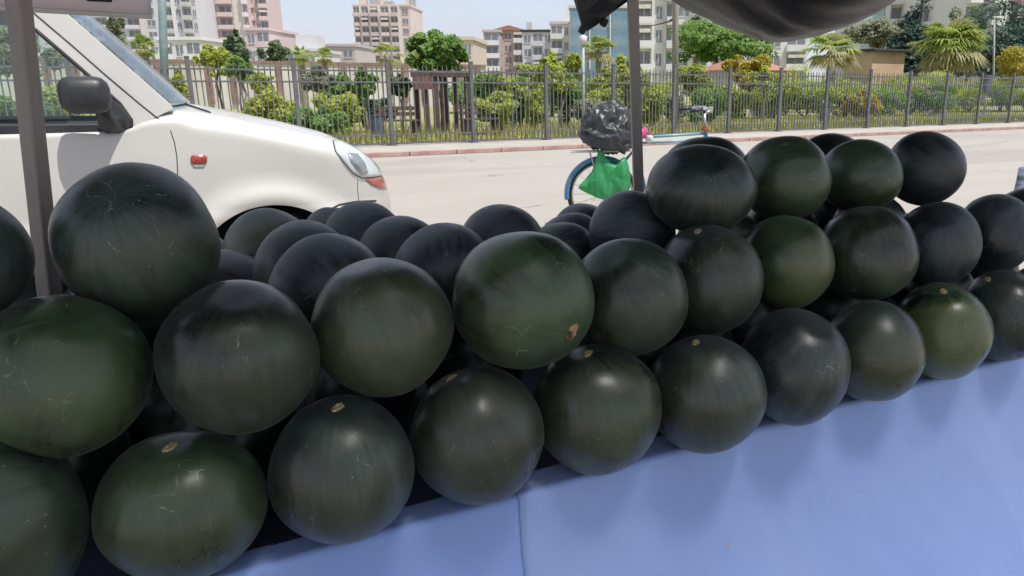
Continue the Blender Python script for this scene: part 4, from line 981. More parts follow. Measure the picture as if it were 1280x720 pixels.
def palm(label, x, ytop, ybot, wpx, d, nf, dry=0.15, drop=0.5, mat_='palm'):
    rs = random.Random(int(x * 17)); T_ = at_p(x, ytop, d); B_ = at_p(x, ybot, d); rx = (at_p(x + wpx, ybot, d) - at_p(x, ybot, d)).length / 2
    hc = B_.z + (T_.z - B_.z) * 0.45; root = empty('palm_tree', (T_.x, T_.y, 0.08)); base = Vector((T_.x, T_.y, 0.08)); cc = Vector((T_.x, T_.y, hc))
    g = MB(); rad = (T_.z - hc)
    for i in range(nf):
        el = math.asin(rs.uniform(-0.75 if drop > 0.3 else -0.2, 0.97)); az = rs.uniform(0, 6.283)
        d_ = Vector((math.cos(az) * math.cos(el), math.sin(az) * math.cos(el), math.sin(el)))
        mi = 1 if (el < -0.15 and rs.random() < dry * 4) or rs.random() < dry * 0.4 else 0
        ln = Vector((d_.x * rx, d_.y * rx, d_.z * rad)).length * rs.uniform(0.85, 1.05)
        st = cc + d_ * ln * 0.42; side = d_.cross(Vector((0, 0, 1)))
        if side.length < 0.05: side = Vector((1, 0, 0))
        side.normalize(); nrm = side.cross(d_).normalized()
        g.add([cc + side * 0.015, cc - side * 0.015, st - side * 0.012, st + side * 0.012], [(0, 1, 2, 3)], mi)
        nb = 15
        for k in range(nb):
            a = (k / (nb - 1) - 0.5) * 2.5; L2 = ln * 0.60 * (1 - 0.16 * abs(a)) * rs.uniform(0.85, 1.1)
            e = (d_ * math.cos(a) + side * math.sin(a)).normalized(); wv = e.cross(nrm).normalized() * ln * 0.030
            mid = st + e * L2 * 0.55 + nrm * 0.03 * ln; tip = st + e * L2 * 0.98 - Vector((0, 0, 1)) * ln * 0.14 * rs.uniform(0.3, 1.5)
            g.add([st, mid - wv, tip, mid + wv], [(0, 1, 2, 3)], mi)
    o = g.build('crown', [MT[mat_], MT['palmdry']], root); o.matrix_parent_inverse = Matrix.Translation(-base)
    t_ = MB(); n_ = 14; tr = max(0.12, rx * 0.10)
    t_.tube([base + Vector((0, 0, (hc - 0.08) * i / n_)) for i in range(n_ + 1)], [tr * (1.15 if i % 2 else 1.0) for i in range(n_ + 1)], 10)
    o = t_.build('trunk', MT['palebark'], root, smooth=True); o.matrix_parent_inverse = Matrix.Translation(-base)
    return tag(root, label, 'palm', 'palms in the park')
G1, G2 = 'trees in the park', 'shrubs in the park'
tree('park_tree', 'grey-green feathery tree above the van windscreen', 'tree', 145, 18, 78, 38, 34, 'leaf_grey', 2600, 0.13, G1)
palm('bright young palm beside the green street pole', 176, 36, 76, 42, 30, 34, 0.1)
tree('park_tree', 'bright clipped round bush on a trunk in front of the pink tower', 'tree', 270, 54, 96, 48, 30, 'leaf_bright', 3400, 0.10, G1)
tree('park_tree', 'dark green tree just behind the clipped bright bush', 'tree', 295, 40, 100, 44, 42, 'leaf_dark', 3400, 0.15, G1)
palm('pale fan palm beside its twin left of the balcony tower', 375, 54, 82, 40, 34, 26)
palm('pale fan palm before the low grey houses', 404, 56, 82, 36, 36, 26)
palm('fan palm standing in front of the balcony tower', 483, 50, 82, 52, 32, 22, 0.2)
tree('park_tree', 'leafy bright green tree over the brown pergola', 'tree', 548, 40, 96, 72, 22, 'leaf_mid', 3800, 0.14, G1, k=30)
tree('park_tree', 'dark leafy tree between fence rails near the pergola', 'tree', 430, 90, 135, 66, 27, 'leaf_mid', 3800, 0.10, G1)
tree('park_tree', 'yellow-green broad tree before the grey apartment house', 'tree', 688, 62, 128, 70, 32, 'leaf_bright', 5000, 0.15, G1)
palm('yellowish fan palm below the torn canopy flap', 748, 36, 84, 50, 30, 40, 0.25)
tree('park_tree', 'yellow-green tree around the yellowish palm foot', 'tree', 768, 68, 145, 54, 27, 'leaf_bright', 4200, 0.13, G1)
tree('park_tree', 'large dense green tree beside the weathered wooden pole', 'tree', 908, 24, 84, 128, 46, 'leaf_mid', 6500, 0.22, G1, k=24)
tree('park_tree', 'pale grey-green tree beside the large dense one', 'tree', 872, 20, 62, 50, 60, 'leaf_grey', 2200, 0.25, G1)
tree('ornamental_shrub', 'vivid yellow-green shrub beside the terracotta-roofed hut', 'shrub', 868, 72, 128, 42, 24, 'leaf_bright', 3400, 0.09, G2, False)
tree('ornamental_shrub', 'orange-yellow shrub over the hut roof', 'shrub', 932, 62, 112, 46, 26, 'leaf_yellow', 3400, 0.09, G2, False)
palm('light green fan palm next to the tan kiosk', 1042, 36, 84, 66, 30, 36, 0.2)
tree('park_tree', 'grey-olive tree behind the tan kiosk', 'tree', 1100, 16, 70, 74, 46, 'leaf_grey', 3600, 0.20, G1, k=18)
tree('conifer', 'tall dark blue-green conifer between the kiosk and the big palm', 'tree', 1150, -10, 84, 62, 40, 'leaf_blue', 7000, 0.20, G1, shape='cone')
palm('big bushy fan palm with drooping pale fronds', 1192, 16, 92, 66, 33, 80, 0.35, 0.8)
tree('conifer', 'dark broad conifer beside the white street lamp', 'tree', 1266, -34, 88, 100, 40, 'leaf_blue', 9000, 0.22, G1, shape='cone')
tree('ornamental_shrub', 'yellow shrub below the dark broad conifer', 'shrub', 1266, 54, 120, 48, 28, 'leaf_yellow', 3400, 0.10, G2, False)
tree('park_tree', 'small dark tree behind the big fan palm', 'tree', 1216, 2, 60, 44, 50, 'leaf_dark', 1800, 0.2, G1)
tree('park_tree', 'pale tree seen through the van side window', 'tree', 22, 30, 100, 90, 30, 'leaf_grey', 2600, 0.14, G1)
tree('park_tree', 'dark distant tree by the low roofs', 'tree', 345, 48, 84, 40, 60, 'leaf_dark', 1500, 0.2, G1)
SH = [(20, 118, 168, 60, 22, 'leaf_mid'), (75, 108, 165, 46, 23, 'leaf_bright'), (220, 88, 150, 22, 21, 'leaf_bright'), (345, 106, 165, 52, 21, 'leaf_bright'), (424, 108, 165, 48, 22, 'leaf_bright'), (398, 128, 168, 44, 20, 'leaf_mid'),
      (470, 120, 165, 34, 23, 'leaf_dark'), (626, 116, 168, 44, 21, 'leaf_bright'), (650, 98, 150, 40, 24, 'leaf_mid'), (668, 104, 148, 22, 22, 'leaf_bright'), (708, 92, 150, 40, 23, 'leaf_mid'), (738, 112, 150, 34, 22, 'leaf_grey'),
      (762, 105, 160, 34, 24, 'leaf_bright'), (815, 92, 152, 36, 22, 'leaf_bright'), (838, 108, 155, 34, 24, 'leaf_grey'), (886, 104, 142, 32, 22, 'leaf_mid'), (915, 100, 140, 30, 24, 'leaf_bright'), (965, 92, 125, 40, 25, 'leaf_bright'),
      (985, 82, 118, 44, 28, 'leaf_bright'), (1008, 100, 140, 40, 24, 'leaf_bright'), (1058, 96, 138, 40, 23, 'leaf_bright'), (1098, 98, 142, 44, 25, 'leaf_mid'), (1138, 100, 142, 40, 25, 'leaf_bright'), (1160, 84, 125, 44, 28, 'leaf_bright'),
      (1170, 104, 142, 34, 24, 'leaf_mid'), (1215, 100, 136, 40, 27, 'leaf_bright'), (1252, 98, 138, 36, 27, 'leaf_mid'), (1285, 104, 138, 34, 26, 'leaf_bright'), (800, 96, 150, 24, 27, 'leaf_mid'), (1076, 112, 140, 24, 22, 'leaf_yellow')]
def at_ground_row(x, Y):
    lo, hi = 112.5, 400.0
    for _ in range(40):
        m_ = (lo + hi) / 2
        if at_y(x, m_, Y).z > 0.12: lo = m_
        else: hi = m_
    return lo
SHW = ['low behind the fence, seen through the van window', 'tall, seen through the van window beside the mirror', 'peeping out above the van windscreen foot', 'rounded, above the crest of the van bonnet', 'rounded, beside the slate blue bin at the bonnet', 'low, in front of the rounded one by the bin', 'narrow, directly behind the slate blue bin',
 'open branched, between the bench and a fence post', 'upright, just past the open branched one', 'narrow upright, third past the bench', 'behind the fence post nearest the black bin bag', 'small, above the black bin bag', 'behind the park lamp and bin bag', 'beside the centre canopy pole, above the handlebar grips',
 'round, beside the wooden utility pole foot', 'in front of the hut window', 'beside the plain white panel', 'over the plain white panel corner', 'at the foot of the light green palm', 'between the white panel and the palm bin', 'just past the palm bin', 'in front of the tan kiosk door side', 'between the kiosk and the big fan palm',
 'tall, reaching the skirt of the big fan palm', 'low, under the big fan palm', 'between the big palm and the cabinet', 'right beside the cabinet post', 'past the cabinet, under the yellow shrub', 'slim, behind the centre canopy pole', 'small, in the grass before the kiosk']
adj = {'leaf_mid': 'mid-green', 'leaf_bright': 'yellow-green', 'leaf_dark': 'dark green', 'leaf_grey': 'grey-green', 'leaf_yellow': 'yellow-flowered'}
for (x, yt, yb, wp, d, mt_), where in zip(SH, SHW):
    yb = at_ground_row(x, d)
    o = tree('park_shrub', adj[mt_] + ' shrub, ' + where, 'shrub', x, yt, yb, wp * 1.35, d, mt_, 3600, 0.075, G2, False, k=26)
YT = [(302, 70, 30, 'leaf_mid', 'rising past the clipped bright bush'), (396, 84, 30, 'leaf_grey', 'between two fence posts over the bonnet'), (455, 86, 26, 'leaf_mid', 'over the slate blue bin'), (500, 92, 26, 'leaf_dark', 'over the bench beside the pergola'), (612, 88, 30, 'leaf_mid', 'past the pergola bench'),
      (640, 96, 28, 'leaf_bright', 'before the hedge past the pergola'), (700, 90, 30, 'leaf_bright', 'next to the park lamp'), (330, 90, 26, 'leaf_bright', 'behind the rounded bush at the bonnet crest'), (783, 88, 30, 'leaf_bright', 'just behind the centre canopy pole'), (955, 84, 30, 'leaf_bright', 'between hut and light green palm')]
for x, yt, wp, mt_, where in YT:
    tree('young_tree', 'slim young ' + adj[mt_] + ' tree ' + where, 'tree', x, yt, yt + 32, wp * 1.3, 22.5 + (x % 5), mt_, 1800, 0.09, 'slim young trees behind the fence', True, 'palebark', k=16)
# tall hedge bushes at the back of the lawn
HB_ = [(600, 92, 70, 40, 'leaf_mid', 'behind the pergola bench'), (665, 90, 80, 41, 'leaf_bright', 'behind the broad yellow-green tree'), (735, 93, 80, 38, 'leaf_mid', 'behind the park lamp'), (808, 91, 70, 40, 'leaf_bright', 'behind the centre canopy pole'),
       (980, 92, 70, 38, 'leaf_mid', 'between the hut and the light green palm'), (1030, 93, 60, 40, 'leaf_bright', 'behind the light green palm'), (1110, 93, 80, 36, 'leaf_bright', 'below the tan kiosk roof'), (1170, 92, 70, 41, 'leaf_mid', 'behind the foot of the big fan palm'), (1235, 94, 80, 38, 'leaf_bright', 'behind the street lamp foot'), (1300, 95, 80, 40, 'leaf_mid', 'below the dark broad conifer')]
for x, yt, wp, d, mt_, where in HB_:
    tree('hedge_bush', 'broad ' + adj[mt_] + ' hedge bush ' + where, 'bush', x, yt, at_ground_row(x, d), wp * 1.3, d, mt_, 4200, 0.11, 'hedge bushes at the back of the lawn', False, k=28)
# grass blades
b = MB(); rs = random.Random(5)
for _ in range(16000):
    x = rs.uniform(-6, 36); y = 17.85 + rs.random() ** 1.8 * 9
    if rs.random() > 0.55 + 0.5 * noise.noise(Vector((x * 0.5, y * 0.5, 0))) + 0.3: continue
    h = rs.uniform(0.10, 0.30); a = rs.uniform(0, 6.28); l_ = rs.gauss(0, 0.06); wv = 0.012 + 0.012 * rs.random()
    b.add([(x - wv * math.cos(a), y - wv * math.sin(a), 0.07), (x + wv * math.cos(a), y + wv * math.sin(a), 0.07), (x + l_, y + rs.gauss(0, 0.06), 0.07 + h)], [(0, 1, 2)])
tag(b.build('grass', MT['grass']), 'long yellow-green grass behind the fence', 'grass', kind='stuff')

# ------------------------------------------------------------------ park structures, poles
def px_box(b, x0, x1, y0, y1, d, depth, mi=0, rz=None):
    c = at_p((x0 + x1) / 2, (y0 + y1) / 2, d); wv = (at_p(x1, y1, d) - at_p(x0, y1, d)).length; h = at_p(x0, y0, d).z - at_p(x0, y1, d).z
    b.box(c, (wv, depth, h), mi, rz=-math.atan2(c.x, c.y) * 0.0 if rz is None else rz); return c, wv, h
def on_ground(name, x, d): return empty(name, (at_p(x, 150, d).x, at_p(x, 150, d).y, 0.07))
def adopt(o, root): o.parent = root; o.matrix_parent_inverse = Matrix.Translation(-Vector(root.location)); return o
pg = on_ground('pergola', 550, 21.5); tag(pg, 'dark brown wooden pergola under the leafy green tree', 'pergola')
for x in (520, 531, 543, 556, 568, 583):
    t_ = MB(); p = at_p(x, 100, 21.5 if x % 2 else 22.6); t_.box((p.x, p.y, 0.85), (0.13, 0.13, 1.66), bev=0.01); adopt(t_.build('post', MT['brownwood']), pg)
for dd in (21.4, 22.0, 22.7):
    t_ = MB(); p = at_p(513, 84, dd); q = at_p(590, 84, dd); t_.box(((p.x + q.x) / 2, (p.y + q.y) / 2, 1.74), ((q - p).length, 0.08, 0.16), rz=math.atan2(q.y - p.y, q.x - p.x)); adopt(t_.build('beam', MT['brownwood']), pg)
t_ = MB(); p = at_p(517, 90, 21.3); q = at_p(540, 90, 21.3); t_.box(((p.x + q.x) / 2, p.y, 1.48), ((q - p).length, 0.05, 0.35), rz=math.atan2(q.y - p.y, q.x - p.x)); adopt(t_.build('board', surf('maroon_board', (0.12, 0.045, 0.05), (0.17, 0.07, 0.07), 5, 0.7)), pg)
for bx, lab in ((497, 'brown plank bench beside the pergola, towards the balcony tower'), (600, 'brown plank bench beside the pergola, towards the yellow-green shrub')):
    br = on_ground('park_bench', bx, 20.5); tag(br, lab, 'bench', 'benches in the park'); c = Vector(br.location)
    for k in range(3):
        t_ = MB(); t_.box((c.x, c.y - 0.18 + 0.15 * k, 0.50), (1.1, 0.12, 0.04)); adopt(t_.build('seat_plank', MT['brownwood']), br)
    for k in range(2):
        t_ = MB(); t_.box((c.x, c.y + 0.26, 0.66 + 0.15 * k), (1.1, 0.035, 0.10)); adopt(t_.build('back_plank', MT['brownwood']), br)
    for s_ in (-0.45, 0.45):
        t_ = MB(); t_.box((c.x + s_, c.y, 0.28), (0.06, 0.40, 0.42)); t_.box((c.x + s_, c.y + 0.29, 0.5), (0.06, 0.04, 0.8)); adopt(t_.build('leg', MT['brownwood']), br)
def bin_(x, d, lab, mat_):
    r0 = on_ground('litter_bin', x, d); c = Vector(r0.location); t_ = MB(); V = []
    t_.tube([c, c + Vector((0, 0, 0.05)), c + Vector((0, 0, 0.55)), c + Vector((0, 0, 0.60))], [0.15, 0.16, 0.20, 0.21], 14); adopt(t_.build('bucket', mat_, smooth=True), r0)
    t_ = MB(); t_.ring(c + Vector((0, 0, 0.6)), (0, 0.01, 1), 0.205, 0.015, 24, 6); adopt(t_.build('lip', MT['blackplastic'], smooth=True), r0); tag(r0, lab, 'litter bin', 'bins in the park')
bin_(470, 19.6, 'slate blue litter bin near the van bonnet', MT['bluegrey']); bin_(1030, 20.5, 'slate blue litter bin below the light green palm', MT['bluegrey'])
# long low park wall with brown coping
wl_ = on_ground('park_wall', 380, 55); tag(wl_, 'long pale park wall with red-brown coping behind the palms', 'wall'); p = at_p(-120, 80, 55); q = at_p(606, 80, 55)
mid = (p + q) / 2; ang_ = math.atan2(q.y - p.y, q.x - p.x); ln = (q - p).length
MT['palewall'] = surf('pale_wall', (0.50, 0.46, 0.42), (0.60, 0.57, 0.53), 0.6, 0.85, c3=(0.40, 0.36, 0.32)); MT['coping'] = surf('brown_coping', (0.20, 0.11, 0.09), (0.29, 0.18, 0.15), 1.5, 0.75)
zt = at_p(300, 79, 55).z
t_ = MB(); t_.box((mid.x, mid.y, zt / 2), (ln, 0.3, zt), rz=ang_); adopt(t_.build('wall_face', MT['palewall']), wl_)
ncp = 18
for k in range(ncp):
    c = p.lerp(q, (k + 0.5) / ncp); t_ = MB(); t_.box((c.x, c.y, zt + 0.08), (ln / ncp - 0.03, 0.5, 0.16), rz=ang_); adopt(t_.build('coping_stone', MT['coping']), wl_)
for k in range(24):
    c = p.lerp(q, (k + 0.5) / 24); t_ = MB(); t_.box((c.x, c.y - 0.2, zt * 0.55), (0.35, 0.2, zt * 0.8), rz=ang_); adopt(t_.build('pier', MT['coping'] if k % 3 else MT['palewall']), wl_)
# hut with terracotta roof and tan kiosk
def hut(name, lab, x0, x1, yt, d, wallm, roofm, over, flat):
    r0 = on_ground(name, (x0 + x1) / 2, d); zt_ = at_p(x0, yt, d).z; a_ = at_p(x0, yt, d); e_ = at_p(x1, yt, d); c = (a_ + e_) / 2; wv = (e_ - a_).length; rz = math.atan2(e_.y - a_.y, e_.x - a_.x)
    M_ = Matrix.Rotation(rz, 3, 'Z'); t_ = MB(); t_.box((c.x, c.y, zt_ / 2), (wv, 2.4, zt_), rz=rz); adopt(t_.build('wall', wallm), r0)
    t_ = MB()
    if flat: t_.box((c.x, c.y, zt_ + 0.09), (wv + over * 2, 2.4 + over * 2, 0.18), rz=rz, bev=0.04)
    else:
        hw_, hd = wv / 2 + over, 1.2 + over; pts = [(-hw_, -hd, 0), (hw_, -hd, 0), (hw_, hd, 0), (-hw_, hd, 0), (-hw_ * 0.6, 0, 0.5), (hw_ * 0.6, 0, 0.5)]
        t_.add([Vector((c.x, c.y, zt_ + 0.003)) + M_ @ Vector(q) for q in pts], [(0, 1, 5, 4), (1, 2, 5), (2, 3, 4, 5), (3, 0, 4), (3, 2, 1, 0)])
    adopt(t_.build('roof', roofm), r0)
    for u in (() if flat else (-0.25, 0.25)):
        t_ = MB(); t_.box(Vector((c.x, c.y, zt_ * 0.6)) + M_ @ Vector((u * wv, -1.21, 0)), (wv * 0.2, 0.06, zt_ * 0.3), rz=rz); adopt(t_.build('window', MT['bluegrey']), r0)
    tag(r0, lab, 'hut')
MT['tan'] = surf('tan_wall', (0.48, 0.34, 0.22), (0.56, 0.42, 0.29), 1.2, 0.85); MT['terra'] = surf('terracotta', (0.30, 0.13, 0.09), (0.40, 0.20, 0.14), 8, 0.8)
hut('park_hut', 'pale hut with hipped terracotta roof behind the orange-yellow shrub', 897, 962, 88, 30, MT['palewall'], MT['terra'], 0.25, False)
hut('park_kiosk', 'tan kiosk with dark flat roof under the grey-olive tree', 1074, 1114, 65, 38, MT['tan'], MT['interior'], 0.35, True)
# white banner panel behind the fence
r0 = on_ground('banner_panel', 938, 26); c = Vector(r0.location); t_ = MB(); t_.box((c.x, c.y, 0.85), (1.5, 0.05, 0.75), bev=0.01); adopt(t_.build('panel', MT['hem']), r0)
for s_ in (-0.65, 0.65):
    t_ = MB(); t_.box((c.x + s_, c.y + 0.06, 0.6), (0.06, 0.06, 1.1)); adopt(t_.build('leg', MT['greypaint']), r0)
tag(r0, 'plain white panel on short legs behind the fence', 'panel')
# street poles
def street_pole(name, lab, x, ytop, d, r0_, r1_, mat_, lean=0.0, cat='pole'):
    b0 = at_p(x, 120, d); base = Vector((b0.x, b0.y, 0.07)); top = at_p(x + lean, ytop, d); top = Vector((base.x + (top.x - b0.x), base.y + (top.y - b0.y), top.z))
    r0 = empty(name, base); t_ = MB(); t_.tube([base, base.lerp(top, 0.5), top], [r0_, (r0_ + r1_) / 2, r1_], 12); adopt(t_.build('shaft', mat_, smooth=True), r0)
    t_ = MB(); t_.tube([base, base + Vector((0, 0, 0.1))], [r0_ * 1.7, r0_ * 1.5], 12); adopt(t_.build('foot', MT['greypaint']), r0)
    tag(r0, lab, cat); return r0, top
street_pole('street_pole', 'teal-green metal pole beside the grey hanging panel', 200, -60, 19.4, 0.085, 0.075, MT['gpole'])
r0, tp = street_pole('utility_pole', 'weathered wooden utility pole with a slack cable', 845, -160, 18.6, 0.10, 0.085, MT['woodpole'])
t_ = MB(); e_ = at_p(800, 37, 25); s0 = at_p(845, 22, 18.6); far = at_p(560, 20, 60)
t_.tube([s0, at_f(836, 27, 40), at_f(820, 31, 75), at_f(800, 34, 108)], 0.05, 6); adopt(t_.build('cable', MT['seal'], smooth=True), r0)
r0, tp = street_pole('park_lamp', 'thin park lamp post with small cap beside the yellowish palm', 729, 56, 19.2, 0.045, 0.035, MT['greypaint'], cat='lamp')
t_ = MB(); t_.tube([tp, tp + Vector((0, 0, 0.05)), tp + Vector((0, 0, 0.22)), tp + Vector((0, 0, 0.26))], [0.04, 0.09, 0.12, 0.02], 14); adopt(t_.build('lamp_head', MT['hem'], smooth=True), r0)
r0, tp = street_pole('street_lamp', 'grey street lamp with white flat head before the dark conifer', 1243, 24, 36, 0.09, 0.06, MT['greypaint'], cat='lamp')
t_ = MB(); t_.tube([tp, tp + Vector((-0.1, 0, 0.12)), tp + Vector((0.3, 0, 0.16))], 0.045, 8); t_.box(tp + Vector((0.45, 0, 0.14)), (0.85, 0.34, 0.13), bev=0.04); adopt(t_.build('lamp_head', MT['hem']), r0)
r0, tp = street_pole('control_cabinet', 'blue-grey cabinet box on a post near the big fan palm', 1233, 112, 23, 0.06, 0.06, MT['greypaint'], cat='cabinet')
t_ = MB(); t_.box(tp + Vector((0, 0, 0.3)), (0.42, 0.28, 0.75), bev=0.02); adopt(t_.build('box', MT['bluegrey']), r0)

# ------------------------------------------------------------------ far buildings
def wallmat(nm, c): return surf(nm, tuple(q * 0.92 for q in c), c, 0.12, 0.85, c3=tuple(q * 0.82 for q in c), rvar=0.05)  # far walls get paler colours in place of distance haze
MT['pane'] = surf('window_pane', (0.16, 0.17, 0.19), (0.24, 0.25, 0.27), 0.6, 0.15, rvar=0.05)  # panes lightened like the walls, haze put into the colour
MT['awning'] = surf('awning', (0.55, 0.53, 0.5), (0.7, 0.68, 0.65), 1, 0.8)
MT['bluepane'] = surf('blue_glazing', (0.15, 0.25, 0.33), (0.22, 0.33, 0.40), 0.5, 0.12, rvar=0.04, c3=(0.27, 0.38, 0.44))
def building(lab, x0, x1, ytop, d, cols, fh, wall, rot=0.0, dep=14.0, roofm=None, roof=None, extras=(), name='apartment_building', slabm=None, par=None, zmin=2.0):
    a_ = at_f(x0, ytop, d); e_ = at_f(x1, ytop, d); wv = (e_ - a_).length; c0 = (a_ + e_) / 2; H_ = c0.z
    rz = math.atan2(e_.y - a_.y, e_.x - a_.x) + rot; M_ = Matrix.Rotation(rz, 3, 'Z')
    root = empty(name, (c0.x, c0.y, 0), rz)
    def put(me_name, boxes, mats):
        t_ = MB()
        for c, dm, mi in boxes: t_.box(c, dm, mi)
        return t_.build(me_name, mats, root)
    put('wall', [((0, dep / 2, H_ / 2), (wv, dep, H_), 0)], wall)
    nf = int((H_ - zmin) / fh); tot = sum(q[1] for q in cols); u = -wv / 2
    cache = {}
    def inst(key, nm, boxes, mats, loc):
        if key not in cache:
            t_ = MB()
            for c, dm, mi in boxes: t_.box(c, dm, mi)
            o = t_.build(nm, mats, root); cache[key] = o.data
        else: o = link(nm, cache[key], root)
        o.location = loc; return o
    rs = random.Random(int(x0 * 3 + d))
    for kind, fr_, cm in cols:
        wc = wv * fr_ / tot; uc = u + wc / 2; u += wc
        if kind == 'rib':
            put('pilaster', [((uc, -0.25, H_ / 2), (wc, 0.5, H_ - 0.02), 0)], cm); continue
        if kind == 'panel':
            put('wall_panel', [((uc, -0.06, H_ / 2 - 0.2), (wc * 0.98, 0.12, H_ - 0.5), 0)], cm); continue
        if kind == 'blank': continue
        for f_ in range(nf):
            z = H_ - fh * (f_ + 1) + fh * 0.5
            if kind == 'win':
                inst(('w', uc), 'window', [((0, -0.03, 0), (wc * 0.55, 0.06, fh * 0.52), 0), ((0, -0.05, -fh * 0.29), (wc * 0.66, 0.14, 0.12), 1), ((0, -0.05, 0), (0.10, 0.10, fh * 0.5), 1)], [MT['pane'], cm or MT['awning']], (uc, 0, z))
            elif kind == 'balc':
                inst(('bw', uc), 'window', [((0, -0.03, 0), (wc * 0.8, 0.06, fh * 0.7), 0), ((0, -0.05, 0), (0.12, 0.10, fh * 0.7), 1)], [MT['pane'], MT['awning']], (uc, 0, z))
                inst(('b', uc), 'balcony', [((0, -0.65, 0), (wc * 0.96, 1.3, 0.18), 0), ((0, -1.26, 0.5), (wc * 0.96, 0.08, 0.9), 0), ((-wc * 0.46, -0.65, 0.5), (0.08, 1.2, 0.9), 0), ((wc * 0.46, -0.65, 0.5), (0.08, 1.2, 0.9), 0)], [cm], (uc, 0, z - fh * 0.5))
                if rs.random() < 0.22: inst(('a', uc), 'awning', [((0, -0.9, 0), (wc * 0.8, 1.0, 0.5), 0)], [MT['awning']], (uc, 0, z + fh * 0.22))
            elif kind == 'glass':
                inst(('g', uc), 'glazing', [((0, -0.05, 0), (wc * 0.95, 0.1, fh * 0.9), 0)], [cm], (uc, 0, z))
    if roof == 'gable':
        t_ = MB(); hh = wv * 0.16; o_ = 0.6
        t_.add([(-wv / 2 - o_, -o_, H_), (wv / 2 + o_, -o_, H_), (0, -o_, H_ + hh), (-wv / 2 - o_, dep, H_), (wv / 2 + o_, dep, H_), (0, dep, H_ + hh)], [(0, 1, 2), (5, 4, 3), (0, 2, 5, 3), (1, 4, 5, 2), (0, 3, 4, 1)]); t_.build('roof', roofm or MT['terra'], root)
    else:
        put('parapet', [((0, dep / 2, H_ + 0.25), (wv + 0.5, dep + 0.5, 0.5), 0)], roofm or wall)
    for k, (fr_, wx, hh) in enumerate(extras):
        put('roof_box', [((-wv / 2 + wv * fr_, dep * 0.4, H_ + 0.5 + hh / 2), (wx, wx, hh), 0)], MT['greypaint'] if k % 2 else wall)
    return tag(root, lab, 'building', 'buildings beyond the park')
W1 = wallmat('cream_wall', (0.67, 0.61, 0.54)); W2 = wallmat('pink_wall', (0.63, 0.50, 0.47)); W3 = wallmat('pale_grey_wall', (0.61, 0.60, 0.60)); W4 = wallmat('white_wall', (0.70, 0.69, 0.68))
W5 = wallmat('brick_wall', (0.58, 0.44, 0.38)); W6 = wallmat('beige_wall', (0.61, 0.52, 0.46)); W7 = wallmat('dusty_wall', (0.51, 0.45, 0.42)); W8 = wallmat('olive_grey_wall', (0.51, 0.50, 0.45))
building('tall pale grey-green tower beside the teal-green pole', 190, 232, -95, 190, [('balc', 1, W8), ('rib', .25, W4), ('win', .8, W4), ('rib', .25, W4), ('balc', 1, W8), ('win', .6, W4)], 3.0, W3, 0.0)
building('pale block behind the feathery tree', 92, 186, -40, 210, [('win', 1, W4), ('balc', 1, W3), ('rib', .3, W1), ('win', 1, W4), ('balc', 1, W3), ('rib', .3, W1), ('win', 1, W4)], 3.0, W3, 0.1)
building('tall tower with cream strips and pink balconies', 243, 296, -110, 200, [('rib', .16, MT['coping']), ('panel', 1, W1), ('balc', 1.5, W2), ('panel', 1.1, W1), ('balc', .4, W4)], 3.0, W2, 0.0)
building('salmon pink balcony block joined to the cream strip tower', 297, 325, -70, 203, [('balc', 1.2, W2), ('win', .6, W4), ('balc', 1, W2)], 3.0, W2, 0.15)
building('low pink block with flat roof beside the salmon tower', 306, 336, 38, 150, [('win', 1, W4), ('balc', 1.2, W2)], 3.0, W2, 0.0)
building('white low block with terraces under the pale tower', 196, 250, 50, 120, [('balc', 1, W4), ('win', .8, W4), ('balc', 1, W4)], 3.0, W4, 0.0)
building('slender balcony tower with cream pilasters and rooftop tanks', 441, 512, 8, 230, [('balc', 1, W6), ('rib', .32, W1), ('balc', 1.1, W7), ('rib', .3, W1), ('balc', 1.2, W7), ('rib', .45, W1), ('balc', 1.3, W6), ('rib', .3, W1), ('balc', 1.1, W7), ('rib', .35, W1), ('win', 1.6, W6)], 2.7, W6, 0.0, 16, None, None, [(.08, 2.2, 2.4), (.3, 3.0, 2.2), (.42, 2.0, 3.0), (.55, 2.4, 1.5), (.88, 1.2, 4.5), (.97, 1.5, 2.0)])
building('low grey house left of the balcony tower', 396, 444, 58, 160, [('win', 1, W4), ('blank', .5, None), ('win', 1, W4)], 2.8, W7, 0.0)
building('small flat house with a rooftop hut', 318, 396, 64, 140, [('win', 1, W4), ('win', 1, W4), ('balc', 1, W3), ('win', 1, W4)], 2.8, W3, 0.05, 14, None, None, [(.75, 4, 2.5)])
building('tan house half hidden by the leafy green tree', 556, 591, 50, 120, [('win', 1, W4), ('blank', .6, None), ('win', 1, W4)], 2.9, W6, 0.0)
building('white corner block with stacked balconies', 604, 624, 40, 180, [('balc', 1, W4)], 2.8, W7, 0.0)
building('brick and white gabled apartment house', 617, 655, 38, 185, [('balc', .8, W5), ('win', 1, W4), ('balc', 1, W4)], 2.7, W5, 0.0, 12, MT['terra'], 'gable')
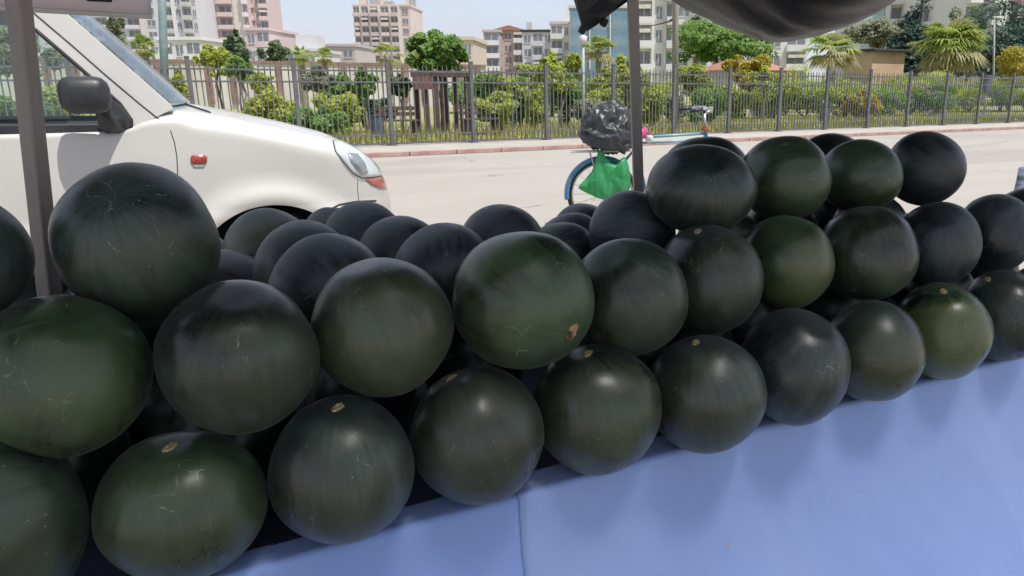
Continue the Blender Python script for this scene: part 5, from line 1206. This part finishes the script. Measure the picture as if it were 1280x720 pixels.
building('grey apartment house with dark roof line', 652, 690, 40, 175, [('win', 1, W4), ('balc', 1, W3), ('win', .8, W4)], 2.9, W3, -0.1, 14, MT['interior'], None, [(.1, 1.2, 2.0)])
building('pale apartment house with pink parapet', 688, 712, 30, 165, [('balc', 1.3, W4), ('win', .7, W4)], 2.9, W4, 0.0, 14, W2, None, [(.85, 1.2, 3.5)])
building('glazed blue office tower behind the torn flap', 712, 788, 10, 150, [('glass', 1, MT['bluepane']), ('rib', .06, W4), ('glass', 1, MT['bluepane']), ('rib', .06, W4), ('glass', 1, MT['bluepane'])], 3.2, W3, 0.0, name='office_building')
building('white apartment block behind the wooden pole', 797, 850, -60, 110, [('balc', 1.2, W4), ('rib', .2, W4), ('win', .8, W4), ('rib', .15, W3), ('balc', 1, W3)], 3.1, W4, 0.0)
building('pale block rising behind the large dense tree', 846, 935, -70, 140, [('win', 1, W4), ('balc', 1, W4), ('win', 1, W4), ('balc', 1, W4)], 3.1, W4, 0.0)
building('white block peeping out beside the sagging tarp', 955, 1010, 40, 130, [('win', 1, W4), ('balc', 1, W4)], 3.0, W4, 0.0)
building('glass-fronted grey block behind the grey-olive tree', 1085, 1150, -50, 120, [('glass', 1, surf('pale_glazing', (0.30, 0.38, 0.42), (0.42, 0.50, 0.54), 0.4, 0.2)), ('rib', .2, W4), ('balc', 1.2, W4)], 3.1, W3, 0.0)
building('tall white and cream block behind the big fan palm', 1152, 1212, -80, 115, [('win', .8, W4), ('balc', 1.2, W4), ('rib', .3, W1), ('balc', 1.2, W3), ('win', .8, W4)], 3.1, W4, 0.0)
building('white block with dark glazing beside the street lamp', 1214, 1262, -60, 105, [('balc', 1, W4), ('glass', .8, MT['pane']), ('balc', 1.1, W4)], 3.1, W4, 0.05)
building('pale block at the edge of the dark broad conifer', 1262, 1330, -40, 125, [('win', 1, W4), ('balc', 1, W3), ('win', 1, W4)], 3.1, W3, 0.0)
building('distant block behind the van roof', -60, 90, -60, 220, [('balc', 1, W3), ('win', .8, W4), ('balc', 1, W3), ('win', .8, W4), ('balc', 1, W3)], 3.0, W3, 0.0)
